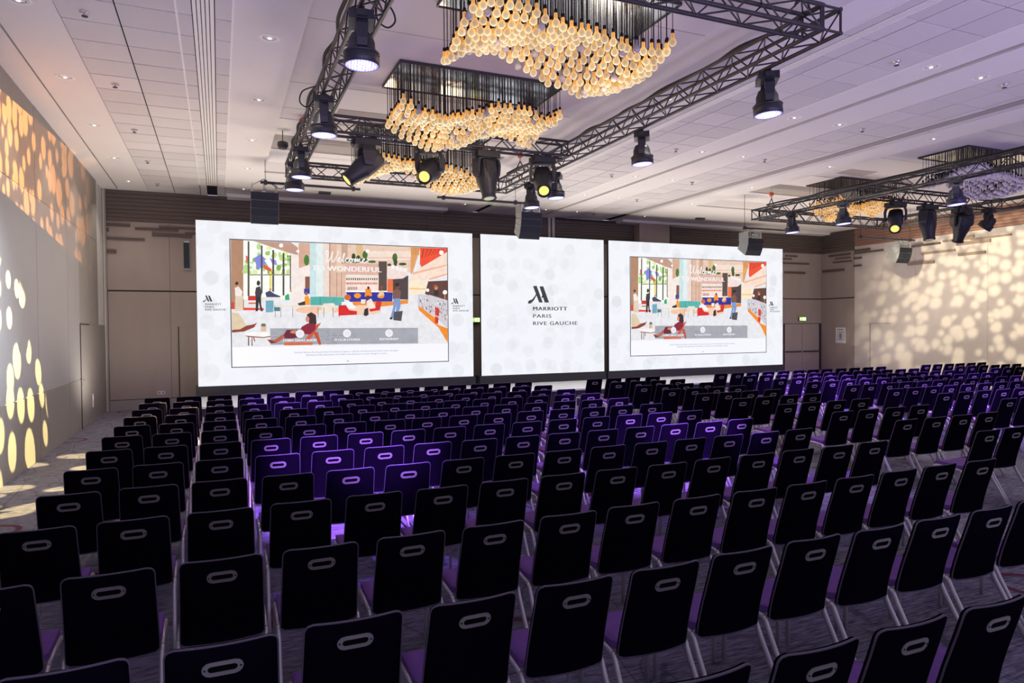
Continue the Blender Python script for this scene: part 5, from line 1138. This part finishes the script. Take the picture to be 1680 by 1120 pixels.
# ------------------------------------------------------------------ chairs
EDGE = [(.385, .118), (.40, .124), (.43, .120), (.50, .105), (.60, .078), (.70, .046), (.78, .022), (.86, 0.0)]
def edge_y(z):
    for (z0, y0), (z1, y1) in zip(EDGE, EDGE[1:]):
        if z <= z1:
            return y0 + (y1 - y0) * (z - z0) / (z1 - z0)
    return 0.0
def back_y(x, z):
    return edge_y(z) - .030 * (1 - (x / .205) ** 2)
def half_w(z):
    w = .2065 - .010 * (z - .39) / .47
    for lim, r in ((.862, .032),):
        dz = z - (lim - r)
        if dz > 0: w -= r - math.sqrt(max(0, r * r - dz * dz))
    dz = (.385 + .022) - z
    if dz > 0: w -= .022 - math.sqrt(max(0, .022 ** 2 - dz * dz))
    return w
def chair_meshes():
    ms = {}
    zs = [.385, .390, .40, .43, .50, .58, .66, .74, .80, .830, .845, .855, .862]
    nx = 8
    mb = MB()
    TH = .022
    R, C = len(zs), nx + 1
    for side in (0, 1):
        for z in zs:
            w = half_w(z)
            for i in range(C):
                x = -w + 2 * w * i / nx
                mb.v.append((x, back_y(x, z) + TH * side, z))
    for side in (0, 1):
        o = side * R * C
        for r in range(R - 1):
            for i in range(nx):
                q = [o + r * C + i, o + r * C + i + 1, o + (r + 1) * C + i + 1, o + (r + 1) * C + i]
                mb.face(q if side == 0 else q[::-1], side, True)
    o = R * C
    loop = [i for i in range(C)] + [r * C + nx for r in range(1, R)] + [(R - 1) * C + i for i in range(nx - 1, -1, -1)] + [r * C for r in range(R - 2, 0, -1)]
    for a, b in zip(loop, loop[1:] + loop[:1]):
        mb.face([b, a, o + a, o + b], 0)
    ms['backrest'] = mb.mesh('backrest', ['chair_black', 'chair_purple'])
    pts = [mb.v[i] for i in loop]
    ms['lit_piping'] = MB().tube([(x * 1.004, y + .004, z) for x, y, z in pts], .0050, 5, closed=True).mesh('lit_edge_piping', 'lit_piping')
    # stadium-shaped metal grip ring following the curved back
    def stadium(hl, hh, n=6):
        out = []
        for s in (1, -1):
            for k in range(n + 1):
                a = -PI / 2 + PI * k / n
                out.append((s * (hl - hh) + s * hh * math.cos(a), s * hh * math.sin(a)))
        return out
    zc = .766
    A, B = stadium(.074, .031), stadium(.053, .0135)
    mb = MB(); n = len(A)
    for pts2, dy in ((A, -.001), (A, -.0055), (B, -.0055), (B, -.001)):
        mb.v += [(x, back_y(x, zc + z) + dy, zc + z) for x, z in pts2]
    for k in range(3):
        for i in range(n):
            j = (i + 1) % n
            mb.face([k * n + i, k * n + j, (k + 1) * n + j, (k + 1) * n + i][::-1], 0)
    ms['handle'] = mb.mesh('grip_ring', 'handle')
    mb = MB(); mb.v += [(x, back_y(x, zc + z) - .0018, zc + z) for x, z in B]; mb.face(list(range(n))[::-1]); ms['hole_shade'] = mb.mesh('grip_hole_shade', 'hole_shade')  # flat black plate painting the darkness of the grip opening
    mb = MB().lathe([(.0042, 0), (.0042, .0012)], 8, mat4=rotx(PI / 2)); ms['screw'] = mb.mesh('screw', 'black')
    # seat: dished purple pad on a dark pan
    prof = [(.105, .500), (.120, .470), (.150, .452), (.20, .446), (.30, .452), (.40, .462), (.455, .463), (.482, .452), (.490, .435)]
    mb = MB(); nx = 6; C = nx + 1
    for side in (0, 1):
        for y, z in prof:
            for i in range(C):
                u = -1 + 2 * i / nx
                w = .186 if y < .11 else .192 if y < .13 else .198 if y < .16 else .212 - (.02 if y > .47 else 0)
                mb.v.append((u * w, y + (.0 if not side else (.004 if y < .2 else -.006)), z - .010 * (1 - u * u) * (1 if .13 < y < .45 else .4) - .034 * side))
    R = len(prof)
    for side in (0, 1):
        o = side * R * C
        for r in range(R - 1):
            for i in range(nx):
                q = [o + r * C + i, o + r * C + i + 1, o + (r + 1) * C + i + 1, o + (r + 1) * C + i]
                mb.face(q if side == 0 else q[::-1], side, True)
    loop = [i for i in range(C)] + [r * C + nx for r in range(1, R)] + [(R - 1) * C + i for i in range(nx - 1, -1, -1)] + [r * C for r in range(R - 2, 0, -1)]
    o = R * C
    for a, b in zip(loop, loop[1:] + loop[:1]):
        mb.face([b, a, o + a, o + b], 0)
    ms['seat'] = mb.mesh('seat', ['chair_purple', 'chair_black'])
    for s in (-1, 1):
        x = s * .216
        ms['rail%d' % s] = MB().tube([(x, .445, .412), (x, .30, .408), (x, .165, .392)], .0165, 8, flat=.7).mesh('side_rail', 'chair_metal')
        ms['front%d' % s] = MB().tube([(x, .445, .412), (x, .475, .400), (x, .492, .365), (s * .215, .497, .20), (s * .214, .500, .0)], .0165, 8, flat=.7).mesh('leg', 'chair_metal')
        ms['rear%d' % s] = MB().tube([(x, .165, .392), (x, .145, .375), (s * .217, .115, .315), (s * .220, .02, .155), (s * .223, -.075, 0)], .0185, 8, flat=.7).mesh('leg', 'chair_metal')
    ms['bar'] = MB().tube([(-.216, .20, .385), (-.19, .20, .40), (.19, .20, .40), (.216, .20, .385)], .010, 6).mesh('crossbar', 'chair_metal')
    ms['bar2'] = MB().tube([(-.216, .42, .40), (-.19, .42, .41), (.19, .42, .41), (.216, .42, .40)], .010, 6).mesh('crossbar', 'chair_metal')
    return ms
CM = chair_meshes()
def chair(x, y, rz, label, near):
    t = thing('conference_chair', label, 'chair', (x, y, 0), rz, 'rows of stackable conference chairs')
    b = obj('backrest', CM['backrest'], t)
    obj('lit_edge_piping', CM['lit_piping'], b)
    h = obj('grip_ring', CM['handle'], b)
    obj('grip_hole_shade', CM['hole_shade'], b)
    if near:
        for s in (-1, 1):
            obj('screw', CM['screw'], b, loc=(s * .0635, back_y(.0635, .766) - .0056, .766))
    obj('seat', CM['seat'], t)
    for s in (-1, 1):
        obj('side_rail', CM['rail%d' % s], t)
        obj('leg', CM['front%d' % s], t); obj('leg', CM['rear%d' % s], t)
    obj('crossbar', CM['bar'], t); obj('crossbar', CM['bar2'], t)
ROWY = [1.83, 2.78, 3.80, 4.84, 5.80, 6.75, 7.75, 8.71, 9.63, 10.57, 11.50, 12.46, 13.45]
BLOCKS = [('long left block', [-1.02 + .5057 * i for i in range(15)]), ('narrow second block', [7.83, 8.34, 8.86, 9.40]),
          ('third block', [11.44 + .513 * i for i in range(12)]), ('rightmost block', [18.95 + .51 * i for i in range(6)])]
n_chairs = 0
crng = random.Random(11)
for k, y in enumerate(ROWY):
    for bname, xs in BLOCKS:
        for i, x in enumerate(xs):
            jx, jy, jr = crng.uniform(-.006, .006), crng.uniform(-.012, .012), crng.uniform(-.015, .015)
            if not (in_view((x, y, .86), 25) or in_view((x - .2, y, .86), 0) or in_view((x + .2, y, .86), 0) or in_view((x, y + .1, .4), 0)):
                continue
            row = 'front' if k == 12 else ORD[12 - k]
            chair(x + jx, y + jy, jr, 'black-backed chair, %s row from stage, %s seat from left in %s' % (row, ORD[i], bname), y < 5.2)
            n_chairs += 1
print('chairs', n_chairs, 'objects', len(bpy.data.objects))
